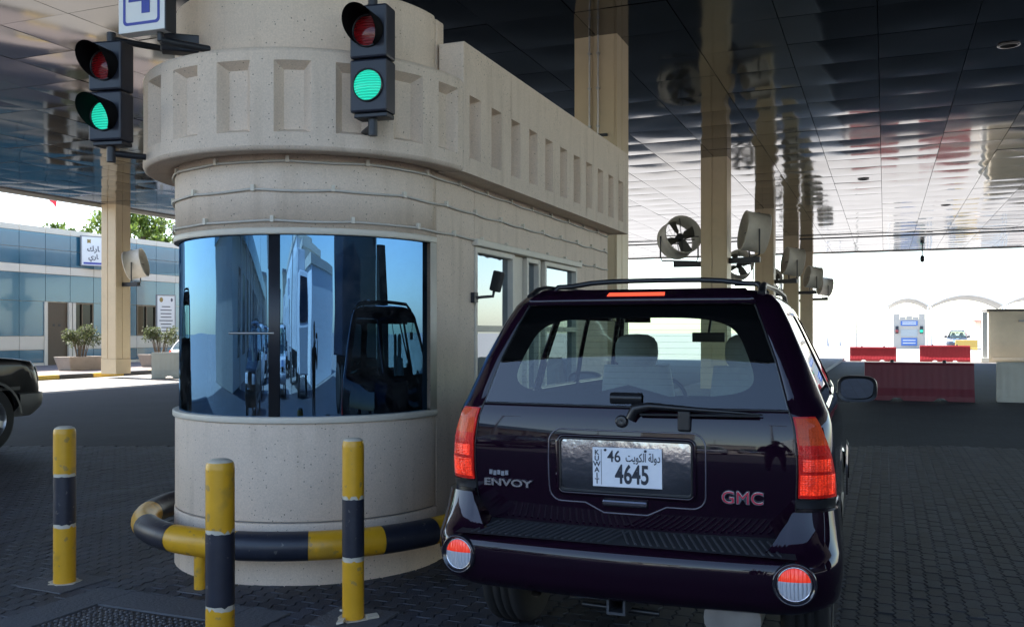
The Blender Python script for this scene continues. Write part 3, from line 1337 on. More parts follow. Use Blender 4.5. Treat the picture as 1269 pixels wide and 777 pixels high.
w = lens_lines(GRNL)
nn = GRNL.node_tree
mr = nn.nodes.new('ShaderNodeMapRange')
mr.inputs[3].default_value = .12
mr.inputs[4].default_value = .30
nn.links.new(w.outputs[0], mr.inputs[0])
nn.links.new(mr.outputs[0], nn.nodes['Principled BSDF'].inputs['Emission Strength'])
lens_lines(REDL)


def signal(loc, face, label, wall_dir, visors=(True, True), tilt=0.):
    t = thing('traffic_light', label, 'traffic light', loc, face, 'traffic lights on the booth')
    W, H, D = .125, .335, .15      # half width, half height, depth; faces local -Y
    for sgn in (0, 1):
        z0, z1 = (-H, -.004) if sgn == 0 else (.004, H)
        m = MB()
        m.box(-W, W, 0, D, z0, z1)
        hs = m.build('housing', SIGNAL, t, bevel=.014)
        zc = (z0 + z1) / 2
        m = MB()
        M = frame_mat((0, -.001, zc), (0, -1, 0))
        m.lathe([(.104, 0), (.104, .012), (.096, .014), (.094, .004)], 32, M=M)
        m.build('bezel', BLKPL, hs)
        m = MB()
        m.lathe([(.094, .003), (.07, .014), (.04, .021), (.0, .024)], 28, M=M)
        m.build('lens', GRNL if sgn == 0 else REDL, hs)
        if visors[sgn]:
            m = MB()
            # cut-away cowl: long at the top, gone at the bottom
            for (r0, fl) in ((.106, False), (.101, True)):
                def fn(u, v):
                    a = u
                    top = .5 + .5 * math.sin(a)
                    Ln = .012 + (.20) * max(0, top) ** .75
                    p = Vector((r0 * math.cos(a), r0 * math.sin(a), v * Ln))
                    return M @ p
                m.grid(fn, lin(R(-62), R(242), 36), lin(0, 1, 5), flip=fl)
            m.build('visor', mat('visor_black', (.005, .005, .006), .8, spec=.1), hs)
    m = MB()
    m.box(-W + .02, W - .005, .02, D - .01, -H - .03, -H - .002)
    m.build('bottom_bracket', BLACKM, t, bevel=.006)
    wd = Vector(wall_dir)
    wd.rotate(Matrix.Rotation(-face, 3, 'Z'))
    for z in (-H - .075, H + .03):
        m = MB()
        m.tube([(.0, D * .5, z), (wd.x, D * .5 + wd.y, z)], .022, 10)
        m.tube([(.0, D * .5, z - (.06 if z < 0 else .04)), (.0, D * .5, z + .045)], .03, 12)
        m.build('mounting_arm', BLACKM, t)
    return t


signal((-2.99, 5.0, 3.37), R(6), 'black two-lens traffic light showing green on the front of the booth', (-.22, .22, 0), (False, True))
signal((-4.88, 4.74, 3.29), R(10), 'hooded traffic light showing green at the left edge of the booth', (.22, .35, 0), (True, True))

SIGNB = mat('sign_blue', (0.035, 0.05, 0.34), .4)
sg = thing('lane_sign', 'white lane number sign with blue border and blue numeral at top left', 'sign', (-4.48, 4.66, 3.615), R(3))
m = MB()
m.box(-.185, .185, 0, .09, 0, .52)
m.build('box', WHITEP, sg, bevel=.004)
m = MB()
m.box(.187, .197, -.005, .095, -.01, .53)
m.box(-.197, .187, .02, .095, .521, .531)
m.build('edge_frame', BLACKM, sg)
m = MB()
bo, bi, zb0, zb1 = .145, .127, .045, .475


def rrect(hw, z0, z1, r_, n=6):
    pts = []
    for (cx, cz, a0) in ((hw - r_, z0 + r_, -90), (hw - r_, z1 - r_, 0), (-hw + r_, z1 - r_, 90), (-hw + r_, z0 + r_, 180)):
        for k in range(n + 1):
            a = R(a0 + 90 * k / n)
            pts.append((cx + r_ * math.cos(a), cz + r_ * math.sin(a)))
    return pts


def rframe(mb, outer, inner, y, dy):
    n = len(outer)
    vs = [(x, y, z) for x, z in outer] + [(x, y, z) for x, z in inner] + [(x, y + dy, z) for x, z in outer] + [(x, y + dy, z) for x, z in inner]
    fs = []
    for i in range(n):
        j = (i + 1) % n
        fs += [(i, j, n + j, n + i), (i, 2 * n + i, 2 * n + j, j), (n + i, n + j, 3 * n + j, 3 * n + i)]
    mb.add(vs, fs)


rframe(m, rrect(bo, zb0, zb1, .03), rrect(bi, zb0 + .018, zb1 - .018, .02), -.003, .004)
m.build('border', SIGNB, sg)
text('numeral', '4', .36, SIGNB, sg, (0, -.003, .238), (R(90), 0, 0), offset=.014)
m = MB()
m.tube([(.1, .06, -.05), (.55, .75, -.05)], .025, 8)
m.tube([(.1, .06, .05), (.1, .06, -.055)], .02, 8)
m.build('mounting_arm', BLACKM, sg)
cm = thing('camera_housing', 'black box housing fixed to the booth beside the lane sign', 'camera', (-4.42, 5.02, 3.62))
m = MB()
m.box(-.17, .17, -.06, .06, -.06, .06, M=Matrix.Rotation(R(38), 4, 'Z'))
m.build('housing', SIGNAL, cm, bevel=.01)
m = MB()
m.tube([(.1, .08, 0), (.28, .3, 0)], .02, 8)
m.build('arm', BLACKM, cm)


# ------------------------------------------------------------------ sport utility vehicles
PURPLE = mat('dark_purple_paint', (0.010, 0.0028, 0.009), 0.5, coat=1.0, spec=0.0)
CARGLASS = glass_mat('car_glass', (0.74, 0.86, 0.82), 0.06, (1, 1, 1), 0.0, True)
FRIT = mat('glass_frit', (0.006, 0.006, 0.008), 0.08, coat=.3)
FRITM = mat('printed_border', (0.004, 0.004, 0.005), 0.9, spec=0.0)
PURPLE.node_tree.nodes['Principled BSDF'].inputs['Coat IOR'].default_value = 1.5
TAILRED = mat('tail_red', (0.40, 0.006, 0.004), .45, coat=.3, spec=.2, emit=(.9, .02, .01), estr=.03)
TAILLIT = mat('tail_red_lit', (0.6, 0.02, 0.01), .2, coat=.8, emit=(1.0, .05, .015), estr=.22)
TAILAMB = mat('tail_amber', (0.45, 0.05, 0.008), .45, coat=.3, spec=.2, emit=(1, .10, .02), estr=.04)
LENSW = mat('lens_clear', (0.62, 0.64, 0.68), .12, coat=.8, var=.08, vscale=60)
SEAT = mat('seat_fabric', (0.38, 0.38, 0.36), .9, var=.08, vscale=20)
PADM = mat('step_pad', (0.02, 0.021, 0.025), .6)
PLATE = mat('plate_white', (0.74, 0.76, 0.80), .4, var=.03, vscale=20)
INK = mat('plate_ink', (0.025, 0.03, 0.045), .5)
FOIL = mat('crinkled_foil', (0.42, 0.41, 0.42), .14, metal=1.0, bump=.34, bscale=8)
MIRR = mat('mirror', (.8, .8, .82), .01, metal=1.0)


def facets(m, lo, hi, scale):
    """Lamp lens: moulded facets that break up gloss and glow."""
    n, l = m.node_tree.nodes, m.node_tree.links
    b = n['Principled BSDF']
    tc = n.new('ShaderNodeTexCoord')
    mp = n.new('ShaderNodeMapping')
    mp.inputs['Scale'].default_value = (1, 1, 1.6)
    l.new(tc.outputs['Object'], mp.inputs[0])
    v = n.new('ShaderNodeTexVoronoi')
    v.inputs['Scale'].default_value = scale
    v.inputs['Randomness'].default_value = .35
    l.new(mp.outputs[0], v.inputs['Vector'])
    big = n.new('ShaderNodeTexNoise')
    big.inputs['Scale'].default_value = 9
    l.new(tc.outputs['Object'], big.inputs['Vector'])
    r1 = n.new('ShaderNodeMapRange')
    r1.inputs[1].default_value = .05
    r1.inputs[2].default_value = .6
    r1.inputs[3].default_value = 1.0
    r1.inputs[4].default_value = .25
    l.new(v.outputs['Distance'], r1.inputs[0])
    r2 = n.new('ShaderNodeMapRange')
    r2.inputs[1].default_value = .35
    r2.inputs[2].default_value = .65
    r2.inputs[3].default_value = lo
    r2.inputs[4].default_value = hi
    l.new(big.outputs[0], r2.inputs[0])
    mu = n.new('ShaderNodeMath')
    mu.operation = 'MULTIPLY'
    l.new(r1.outputs[0], mu.inputs[0])
    l.new(r2.outputs[0], mu.inputs[1])
    l.new(mu.outputs[0], b.inputs['Emission Strength'])
    bp = n.new('ShaderNodeBump')
    bp.inputs['Strength'].default_value = .5
    bp.inputs['Distance'].default_value = .004
    l.new(v.outputs['Distance'], bp.inputs['Height'])
    l.new(bp.outputs[0], b.inputs['Normal'])


facets(TAILRED, .02, .10, 75)
facets(TAILAMB, .02, .08, 75)
facets(TAILLIT, .12, .45, 75)


class Shell:
    """Car outline by height: right half as a chain rear centre - corner - side - front corner - front centre."""
    def __init__(s, z, w, yr, yf, rc, rcf, bow=.05):
        s.z, s.w_, s.yr_, s.yf_, s.rc_, s.rcf_, s.bow = z, w, yr, yf, rc, rcf, bow

    def pt(s, u, z):
        I = lambda a: float(np.interp(z, s.z, a))
        w, yr, yf, rc, rf = I(s.w_), I(s.yr_), I(s.yf_), I(s.rc_), I(s.rcf_)
        rc = min(rc, w * .9)
        rf = min(rf, w * .85)
        wr = w - rc
        bw = s.bow * (wr / max(w, .05)) ** 2 if w > .05 else 0
        if u <= 1:
            return Vector((u * wr, yr + s.bow * (u * wr / max(w, .05)) ** 2, z))
        if u <= 2:
            a = (u - 1) * PI / 2
            return Vector((wr + rc * math.sin(a), yr + bw + rc * (1 - math.cos(a)), z))
        ys, ye = yr + bw + rc, yf - rf
        wf = w - min(.07, w * .1)
        if u <= 3:
            t = u - 2
            return Vector((w - (w - wf) * t ** 3, ys + (ye - ys) * t, z))
        if u <= 4:
            a = (u - 3) * PI / 2
            return Vector((wf - rf + rf * math.cos(a), ye + rf * .8 * math.sin(a), z))
        t = u - 4
        return Vector(((wf - rf) * (1 - t), ye + rf * .8 + .07 * t * (2 - t), z))

    def P(s, u, z, off=0.0):
        p = s.P0(u, z, off)
        if p.z > 1.31:
            p.z = 1.31 + (p.z - 1.31) * 1.13      # upright tall cabin
        return p

    def P0(s, u, z, off=0.0):
        """signed u (negative = left side) with offset along the outward normal"""
        sg = -1 if u < 0 else 1
        a = abs(u)
        p = s.pt(a, z)
        if off:
            e = 1e-3
            du = s.pt(min(a + e, 5), z) - s.pt(max(a - e, 0), z)
            dz = s.pt(a, z + .01) - s.pt(a, z - .01)
            nrm = du.cross(dz)
            if nrm.length > 1e-9:
                p = p + nrm.normalized() * off
        return Vector((sg * p.x, p.y, p.z))


BODY = Shell([.40, .55, .75, .95, 1.12, 1.24, 1.29, 1.31, 1.50, 1.66, 1.745, 1.785, 1.81, 1.825, 1.832],
             [.90, .93, .945, .95, .945, .93, .915, .905, .815, .735, .685, .645, .56, .40, .02],
             [.20, .20, .18, .150, .145, .160, .175, .185, .252, .330, .385, .42, .56, .85, 1.2],
             [4.70, 4.86, 4.86, 4.80, 3.78, 3.60, 3.52, 3.49, 3.15, 2.86, 2.70, 2.56, 2.35, 2.1, 1.6],
             [.17, .17, .17, .165, .16, .16, .16, .16, .13, .12, .11, .11, .10, .08, .01],
             [.42, .42, .42, .42, .40, .34, .30, .30, .26, .22, .2, .18, .16, .12, .01])
# the bonnet: keep the nose full height up to z=1.02
BODY.z = [.40, .55, .75, .95, 1.03, 1.07, 1.12, 1.24, 1.29, 1.31, 1.50, 1.66, 1.745, 1.785, 1.81, 1.825, 1.832]


def ins(a, i, vals):
    return a[:i] + vals + a[i:]


BODY.w_ = ins(BODY.w_, 4, [.95, .948])
BODY.yr_ = ins(BODY.yr_, 4, [.146, .145])
BODY.yf_ = ins(BODY.yf_, 4, [4.72, 4.45])
BODY.rc_ = ins(BODY.rc_, 4, [.163, .162])
BODY.rcf_ = ins(BODY.rcf_, 4, [.42, .42])
BUMP = Shell([.415, .44, .48, .56, .625, .66, .70, .78, .86], [.915, .945, .968, .98, .982, .98, .975, .968, .958],
             [.02, -.025, -.055, -.07, -.07, -.055, -.01, .03, .06], [4.9] * 9, [.26, .26, .26, .26, .26, .25, .23, .22, .20], [.4] * 9, bow=.07)
AX = (.90, 3.78)
WR = .372


def build_suv(name, label, loc, rz, paint, detail=True, group=None, lower=None, cat='car'):
    t = thing(name, label, cat, loc, rz, group)
    lower = lower or paint
    # ---- body shell
    us = lin(0, 1, 9)[:-1] + lin(1, 2, 8)[:-1]
    side = sorted(set([round(v, 4) for v in lin(2, 3, 64)]))
    us = us + side[:-1] + lin(3, 4, 8)[:-1] + lin(4, 5, 7)
    full = [-u for u in reversed(us)] + us[1:]
    zs = [.42, .5, .6, .7, .8, .9, .97, 1.03, 1.07, 1.12, 1.18, 1.24, 1.29, 1.31, 1.36, 1.43, 1.50, 1.58, 1.66, 1.70, 1.745, 1.785, 1.81, 1.825, 1.832]

    def fn(u, z):
        p = BODY.P(u, z)
        if z < 1.0 and 2 <= abs(u) <= 4.2:
            y = p.y
            zb = .42
            for a in AX:
                d = abs(y - a)
                if d < .435:
                    zb = max(zb, .36 + math.sqrt(.435 ** 2 - d * d) * 1.0)
            if zb > .42:
                k = (z - .42) / (1.0 - .42)
                zz = zb + k * (1.0 - zb)
                p = BODY.P(u, zz)
                p.y = y
                p.x *= 1 + .012 * (1 - k)
        return p

    def skip(u, z):
        a = abs(u)
        if 1.31 < z < 1.745 and a < 1.0:
            return True
        if 1.31 < z < 1.70 and 2 < a < 3:
            t_ = a - 2
            return .05 < t_ < .36 or .40 < t_ < .66 or .69 < t_ < .975
        if 1.12 < z < 1.745 and a > 4.0:
            return True
        if 1.18 < z < 1.70 and a > 3.35:
            return True
        return False
    m = MB()
    m.grid(fn, full, zs, skip=skip)
    body = m.build('body', paint, t)
    so = body.modifiers.new('thick', 'SOLIDIFY')
    so.thickness = .02
    so.offset = -1
    # ---- glass
    def pane(nm, u0, u1, z0, z1, off=-.006, nu=14, nz=10, mt=CARGLASS, par=None):
        q = MB()
        q.grid(lambda u, z: BODY.P(u, z, off), lin(u0, u1, nu), lin(z0, z1, nz))
        return q.build(nm, mt, par or t)
    rg = pane('rear_window', -1.0, 1.0, 1.306, 1.75, off=.004, nu=31)
    for sgn in (-1, 1):
        for k, (a, b) in enumerate(((2.04, 2.365), (2.395, 2.665), (2.685, 2.98))):
            pane('side_window', sgn * a, sgn * b, 1.305, 1.705)
    q = MB()
    q.grid(lambda u, z: BODY.P(u if u <= 5 else -(10 - u), z, -.006), lin(3.3, 6.7, 33), lin(1.115, 1.75, 10))
    q.build('windscreen', CARGLASS, t)
    # ---- bumpers
    def bump_top(u):
        a = abs(u)
        k = min(1, max(0, (a - .87) / .19))
        return .690 + .172 * k * k * (3 - 2 * k)
    bu = lin(0, .84, 12)[:-1] + lin(.84, 1.12, 22)[:-1] + lin(1.12, 2, 12)[:-1] + lin(2, 2.075, 5)
    bfull = [-u for u in reversed(bu)] + bu[1:]
    m = MB()
    m.grid(lambda u, v: BUMP.P(u, .415 + v * (bump_top(u) - .415)), bfull, lin(0, 1, 16))
    # top lip of the bumper corners back to the body
    m.grid(lambda u, v: BUMP.P(u, bump_top(u)).lerp(BODY.P(u, bump_top(u) + .004, -.004), v), bfull, [0, 1], sm=False)
    rb = m.build('rear_bumper', paint, t)
    m = MB()
    m.grid(lambda u, v: BUMP.P(u, .415).lerp(Vector((0, .6, .46)), v * .5), bfull, [0, 1], sm=False, flip=True)
    m.build('under_valance', BLKPL, t)
    m = MB()

    def fb(u, v):
        z = .38 + v * .27
        p = BODY.P(u, z, .045 + .02 * math.sin(v * PI))
        return p
    fu = lin(2.945, 3, 3)[:-1] + lin(3, 4, 10)[:-1] + lin(4, 5, 7)
    for sgn in (1, -1):
        m.grid(lambda u, v: fb(sgn * u, v), fu, lin(0, 1, 6), flip=(sgn < 0))
        m.grid(lambda u, v: fb(sgn * u, 1).lerp(BODY.P(sgn * u, .66), v), fu, [0, 1], flip=(sgn < 0))
        m.grid(lambda u, v: fb(sgn * u, 0).lerp(BODY.P(sgn * u, .40), v), fu, [0, 1], flip=(sgn > 0))
    m.build('front_bumper', lower, t)
    # ---- front lamps and grille
    for sgn in (-1, 1):
        q = MB()
        q.grid(lambda u, z: BODY.P(sgn * u, z, .008), lin(3.35, 4.30, 10), lin(.79, .965, 5), flip=(sgn < 0))
        q.build('headlight', LENSW, t)
    q = MB()
    q.grid(lambda u, z: BODY.P(u if u <= 5 else -(10 - u), z, .01), lin(4.36, 5.64, 12), lin(.70, .985, 4))
    q.build('grille', CHROME if paint is not PURPLE else BLKPL, t)
    # ---- rocker trim and arch lips
    for sgn in (-1, 1):
        for a in AX:
            q = MB()

            def arch(u, v):
                an = u
                rr = .425 + v * .035
                y, z = a + rr * math.cos(an), .36 + rr * math.sin(an)
                return Vector((sgn * (.962 - .012 * v), y, z))
            q.grid(arch, lin(R(8), R(172), 18), [0, .35, 1])
            q.build('arch_trim', lower, t)
        q = MB()
        q.box(sgn * .90 - .035, sgn * .90 + .035, AX[0] + .46, AX[1] - .46, .33, .45)
        q.build('side_step', BLKPL, t, bevel=.015)
        q = MB()
        q.box(sgn * .80 - .10, sgn * .80 + .10, AX[0] - .5, AX[0] + .46, .70, .74)
        q.build('wheel_well', BLKPL, t)
        q = MB()
        q.box(sgn * .80 - .10, sgn * .80 + .10, AX[1] - .46, AX[1] + .46, .70, .74)
        q.build('wheel_well', BLKPL, t)
    # ---- wheels
    for a in AX:
        for sgn in (-1, 1):
            M = Matrix.Translation((sgn * .80, a, WR)) @ Matrix.Rotation(R(90) * sgn, 4, 'Y')
            q = MB()
            q.lathe([(.235, -.115), (.33, -.118), (.36, -.105), (WR, -.085), (WR, -.052), (WR - .009, -.05), (WR - .009, -.04), (WR, -.038),
                     (WR, -.006), (WR - .009, -.004), (WR - .009, .004), (WR, .006), (WR, .038), (WR - .009, .04), (WR - .009, .05), (WR, .052),
                     (WR, .085), (.36, .105), (.33, .118), (.235, .115)], 44, M=M)
            wh = q.build('wheel', RUBBER, t)
            q = MB()
            q.lathe([(.237, -.11), (.225, -.10), (.215, .0), (.225, .09), (.237, .112)], 30, M=M)
            q.lathe([(.0, .085), (.055, .085), (.065, .07), (.065, .03)], 16, M=M)
            q.lathe([(.215, .0), (.0, .0)], 20, M=M)
            for k in range(5):
                an = k * 2 * PI / 5
                Mk = M @ Matrix.Rotation(an, 4, 'Z')
                q.box(.04, .228, -.038, .038, .045, .082, M=Mk)
            q.build('rim', mat('alloy', (.45, .45, .46), .3, metal=.9), wh)
    m = MB()
    m.box(-.55, .55, 1.3, 4.4, .36, .50)
    m.build('underbody', BLKPL, t)
    # ---- interior
    m = MB()
    m.box(-.80, .80, .42, 3.9, .50, .70)
    m.build('cabin_floor', SKIRT, t)
    m = MB()
    m.box(-.78, .78, 3.1, 3.62, .8, 1.12)
    m.build('dashboard', SKIRT, t, bevel=.05)

    def seat(x, y, w_, top, head=True):
        q = MB()

        def fnx(u, v):
            a = 2 * PI * u
            ww = w_ * (1 - .18 * v ** 3)
            ca, sa = math.cos(a), math.sin(a)
            cx = ww * math.copysign(abs(ca) ** .5, ca)
            cy = .075 * math.copysign(abs(sa) ** .6, sa)
            return Vector((x + cx, y + cy - .14 * v, .68 + v * (top - .68)))
        q.grid(fnx, lin(0, 1, 25), lin(0, 1, 8))
        q.add([fnx(u, 1) for u in lin(0, 1, 25)[:-1]], [tuple(range(24))])
        if head:
            for k in range(3):
                pass
            Mh = Matrix.Translation((x, y - .15, top + .09)) @ Matrix.Diagonal((.15, .07, .12, 1))
            q.lathe([(math.cos(R(b)) ** .6 if b not in (-90, 90) else 0, math.copysign(abs(math.sin(R(b))) ** .7, b)) for b in (-90, -70, -45, -20, 0, 20, 45, 70, 90)], 16, M=Mh)
            q.tube([(x - .05, y - .14, top - .03), (x - .05, y - .14, top + .05)], .007, 6)
        q.build('seat', SEAT, t)
    for sgn in (-1, 1):
        seat(sgn * .37, 2.15, .27, 1.44)
        seat(sgn * .42, 1.25, .28, 1.24, head=False)
    m = MB()
    m.box(-.12, .12, 2.74, 2.77, 1.59, 1.66)
    m.tube([(0, 2.76, 1.65), (0, 2.86, 1.76)], .012, 6)
    m.build('interior_mirror', BLKPL, t, bevel=.012)
    m = MB()
    m.tube([(-.37 + .19 * math.cos(a), 2.86 + .06 * math.sin(a), 1.12 + .19 * math.sin(a)) for a in lin(0, 2 * PI, 25)], .016, 8, caps=False)
    m.build('steering_wheel', BLKPL, t)
    # ---- door mirrors
    for sgn in (-1, 1):
        q = MB()
        Mm = Matrix.Translation((sgn * 1.03, 3.0, 1.25)) @ Matrix.Rotation(R(90), 4, 'X')
        pts = []
        for k in range(28):
            a = 2 * PI * k / 28
            ca, sa = math.cos(a), math.sin(a)
            pts.append((.135 * math.copysign(abs(ca) ** .6, ca), .095 * math.copysign(abs(sa) ** .6, sa)))
        rings = [(1.0, .0), (1.03, -.03), (.98, -.09), (.8, -.14), (.4, -.165)]
        vs = []
        for (s_, d_) in rings:
            vs += [Mm @ Vector((x * s_, y * s_, d_)) for x, y in pts]
        n_ = 28
        fs = []
        for i in range(len(rings) - 1):
            fs += [(i * n_ + k, i * n_ + (k + 1) % n_, (i + 1) * n_ + (k + 1) % n_, (i + 1) * n_ + k) for k in range(n_)]
        fs.append(tuple(range((len(rings) - 1) * n_, len(rings) * n_)))
        q.add(vs, fs, 0, True)
        inner = [Mm @ Vector((x * .84, y * .80, -.006)) for x, y in pts]
        q.add([Mm @ Vector((x, y, 0)) for x, y in pts] + inner, [(k, (k + 1) % n_, n_ + (k + 1) % n_, n_ + k) for k in range(n_)])
        q.box(min(sgn * .88, sgn * .98), max(sgn * .88, sgn * .98), 3.02, 3.12, 1.15, 1.22)
        mh_ = q.build('door_mirror', BLKPL, t)
        q = MB()
        q.add([Mm @ Vector((x * .84, y * .80, -.004 - .07 * (x + .13) - .10 * (.1 - y) + .012)) for x, y in pts], [tuple(range(n_))])
        q.build('mirror_glass', MIRR, mh_)
    # ---- roof rack
    for sgn in (-1, 1):
        q = MB()
        q.tube([(sgn * .60, .50, 1.845), (sgn * .595, .60, 1.885), (sgn * .59, .74, 1.905), (sgn * .585, 1.5, 1.915), (sgn * .58, 2.2, 1.90), (sgn * .575, 2.42, 1.84)], [.022, .02, .016, .015, .015, .02], 8)
        q.build('roof_rail', BLKPL, t)
    for y, z in ((.86, 1.945),):
        q = MB()
        q.tube([(-.60, y - .06, z - .085), (-.55, y - .03, z - .03)] + [(x, y, z - .03 * (x / .5) ** 4) for x in lin(-.48, .48, 9)] + [(.55, y - .03, z - .03), (.60, y - .06, z - .085)], .015, 8)
        q.build('cross_bar', BLKPL, t)
    # ---- tail lamps (all cars)
    def lamp_u1(z):
        return float(np.interp(z, [.90, 1.0, 1.1, 1.2, 1.285], [1.80, 1.76, 1.66, 1.52, 1.40]))
    for sgn in (-1, 1):
        def lamp(nm, z0, z1, mt, off, ua=1.0, ub=None, par=None, nz=8):
            q = MB()
            q.grid(lambda u, z: BODY.P(sgn * (ua + (min(lamp_u1(z), ub or 9) - ua) * u), z, off), lin(0, 1, 12), lin(z0, z1, nz), flip=(sgn < 0))
            # edge skirt
            for uu in (0, 1):
                q.grid(lambda v, z: BODY.P(sgn * (ua + (min(lamp_u1(z), ub or 9) - ua) * uu), z, off * v), [0, 1], lin(z0, z1, nz), flip=(sgn > 0) == (uu == 1))
            for zz in (z0, z1):
                q.grid(lambda u, v: BODY.P(sgn * (ua + (min(lamp_u1(zz), ub or 9) - ua) * u), zz, off * v), lin(0, 1, 12), [0, 1])
            return q.build(nm, mt, par or t)
        L = lamp('tail_light', .915, 1.275, TAILRED, .012, 1.03)
        lamp('turn_lens', 1.15, 1.268, TAILAMB, .0132, 1.06, 1.8, L)
        lamp('brake_lens', 1.035, 1.09, TAILLIT, .0132, 1.10, 1.62, L, 3)
        lamp('brake_lens', .93, 1.02, TAILLIT, .0132, 1.06, 1.72, L, 4)
        lamp('lamp_trim', .868, .908, BLKPL, .010, 1.0, None, None, 3)
    if not detail:
        return t
    # ---- rear window frit: black border printed round the clear field
    q = MB()
    N = 96
    outer, inner = [], []
    for k in range(N):
        a = 2 * PI * k / N
        ca, sa = math.cos(a), math.sin(a)
        sx = math.copysign(min(1, abs(ca) * 1.42), ca)
        sz = math.copysign(min(1, abs(sa) * 1.42), sa)
        outer.append((sx * .998, 1.53 + sz * .217))
        ex = math.copysign(abs(ca) ** .42, ca)
        ez = math.copysign(abs(sa) ** .45, sa)
        zc = 1.522 + ez * .168
        if ez < -.5:
            # raised bump round the latch in the middle of the lower edge
            zc += .045 * math.exp(-((ex * .9) / .17) ** 4)
        wid = np.interp(zc, [1.35, 1.7], [.86, .80])
        inner.append((ex * wid, zc))
    for side_off in (-.002,):
        for (p0, p1, s0, s1) in ((outer, inner, 0, 1),):
            K = 6
            vs = []
            for j in range(K + 1):
                f_ = j / K
                for k in range(N):
                    u = p0[k][0] * (1 - f_) + p1[k][0] * f_
                    z = p0[k][1] * (1 - f_) + p1[k][1] * f_
                    vs.append(BODY.P(u, z, -.012))
            fs = []
            for j in range(K):
                fs += [(j * N + k, j * N + (k + 1) % N, (j + 1) * N + (k + 1) % N, (j + 1) * N + k) for k in range(N)]
            q.add(vs, fs, 0, True)
    q.build('window_border', FRITM, rg)
    q = MB()
    for k in range(11):
        z = 1.40 + k * .026
        q.tube([BODY.P(u, z, -.008) for u in lin(-.80, .80, 15)], .0006, 4)
    o = q.build('heater_lines', mat('heater', (.05, .035, .02), .5), rg)
    o['kind'] = 'stuff'
    q = MB()
    q.grid(lambda u, z: BODY.P(u, z, .012 + .018 * math.sin(PI * (z - 1.314) / .046)), lin(-.105, .105, 9), lin(1.314, 1.36, 7))
    q.build('window_latch', BLKPL, rg)
    # seam between glass and tailgate, tailgate side seams
    q = MB()
    q.tube([BODY.P(u, 1.301, .002) for u in lin(-1, 1, 25)], .0055, 6)
    for sgn in (-1, 1):
        q.tube([BODY.P(sgn * 1.0, z, .001) for z in lin(.74, 1.74, 18)], .0045, 6)
    q.build('tailgate_seam', BLKPL, t)
    # spoiler lip with high brake lamp
    q = MB()
    q.grid(lambda u, v: BODY.P(u, 1.742, .006).lerp(BODY.P(u, 1.792, .012), v) + Vector((0, -.035 * math.sin(PI * min(1, v * 1.1)) - .01, .012 * v)), lin(-1.08, 1.08, 25), lin(0, 1, 7))
    q.grid(lambda u, v: (BODY.P(u, 1.792, .012) + Vector((0, -.01 - .035 * math.sin(PI * .9999 if False else PI), .012))).lerp(BODY.P(u, 1.812, .004), v), lin(-1.08, 1.08, 25), lin(0, 1, 3))
    q.build('rear_spoiler', paint, t)
    q = MB()
    q.grid(lambda u, v: BODY.P(u, 1.742, .006).lerp(BODY.P(u, 1.792, .012), .52 + .24 * v) + Vector((0, -.035 * math.sin(PI * min(1, (.52 + .24 * v) * 1.1)) - .014, .012 * (.52 + .24 * v))), lin(-.27, .27, 9), lin(0, 1, 3))
    q.build('high_brake_light', mat('high_brake_glow', (.6, .02, .01), .3, emit=(1, .10, .05), estr=.40), t)
    # step pad with ribs
    q = MB()
    PM = Matrix.Translation((0, -.045, .688)) @ Matrix.Rotation(math.atan2(.03, .25), 4, 'X')
    q.add([PM @ Vector(c_) for c_ in ((-.80, .0, .0), (.80, .0, .0), (.76, .27, .0), (-.76, .27, .0))], [(0, 1, 2, 3)])
    pad = q.build('step_pad', PADM, t, bevel=.006)
    q = MB()
    for k in range(40):
        x = -.69 + k * .0354
        sl = .035 if x < 0 else -.035
        q.add([PM @ Vector(c_) for c_ in ((x - sl, .02, .001), (x - sl + .013, .02, .001), (x + sl + .013, .2, .001), (x + sl, .2, .001),
               (x - sl + .003, .02, .007), (x - sl + .010, .02, .007), (x + sl + .010, .2, .007), (x + sl + .003, .2, .007))],
              [(4, 5, 6, 7), (0, 1, 5, 4), (1, 2, 6, 5), (3, 0, 4, 7), (2, 3, 7, 6)])
    o = q.build('pad_ribs', mat('pad_rib', (.045, .047, .055), .4), pad)
    o['kind'] = 'stuff'
    # bumper round lamps, set into dark cups
    LENSR = mat('ribbed_clear_lens', (.55, .57, .62), .15, coat=.7)
    FOGR = mat('fog_red', (.55, .02, .01), .2, coat=.5, emit=(1, .05, .015), estr=.14)
    for mm in (LENSR, FOGR):
        if not any(nd.type == 'TEX_WAVE' for nd in mm.node_tree.nodes):
            lens_lines(mm).bands_direction = 'X'
    for sgn in (-1, 1):
        p = BUMP.P(sgn * 1.17, .577, .0)
        pn = BUMP.P(sgn * 1.17, .577, .05) - p
        pn = (pn.normalized() + Vector((0, -.75, 0))).normalized()
        M = frame_mat(p, pn)
        q = MB()
        q.lathe([(.094, -.05), (.094, .008), (.090, .014), (.084, .012), (.078, -.006), (.072, -.008)], 32, M=M)
        rl = q.build('bumper_lamp', mat('lamp_cup', (.018, .016, .022), .15, coat=.6), t)
        q = MB()
        q.lathe([(.076, -.008), (.075, .002), (.071, .003), (.069, -.004)], 32, M=M)
        q.build('chrome_ring', CHROME, rl)

        def dome(x, y):
            return M @ Vector((x, y, .014 - 2.6 * (x * x + y * y)))
        rr_ = .0695
        cut = .012
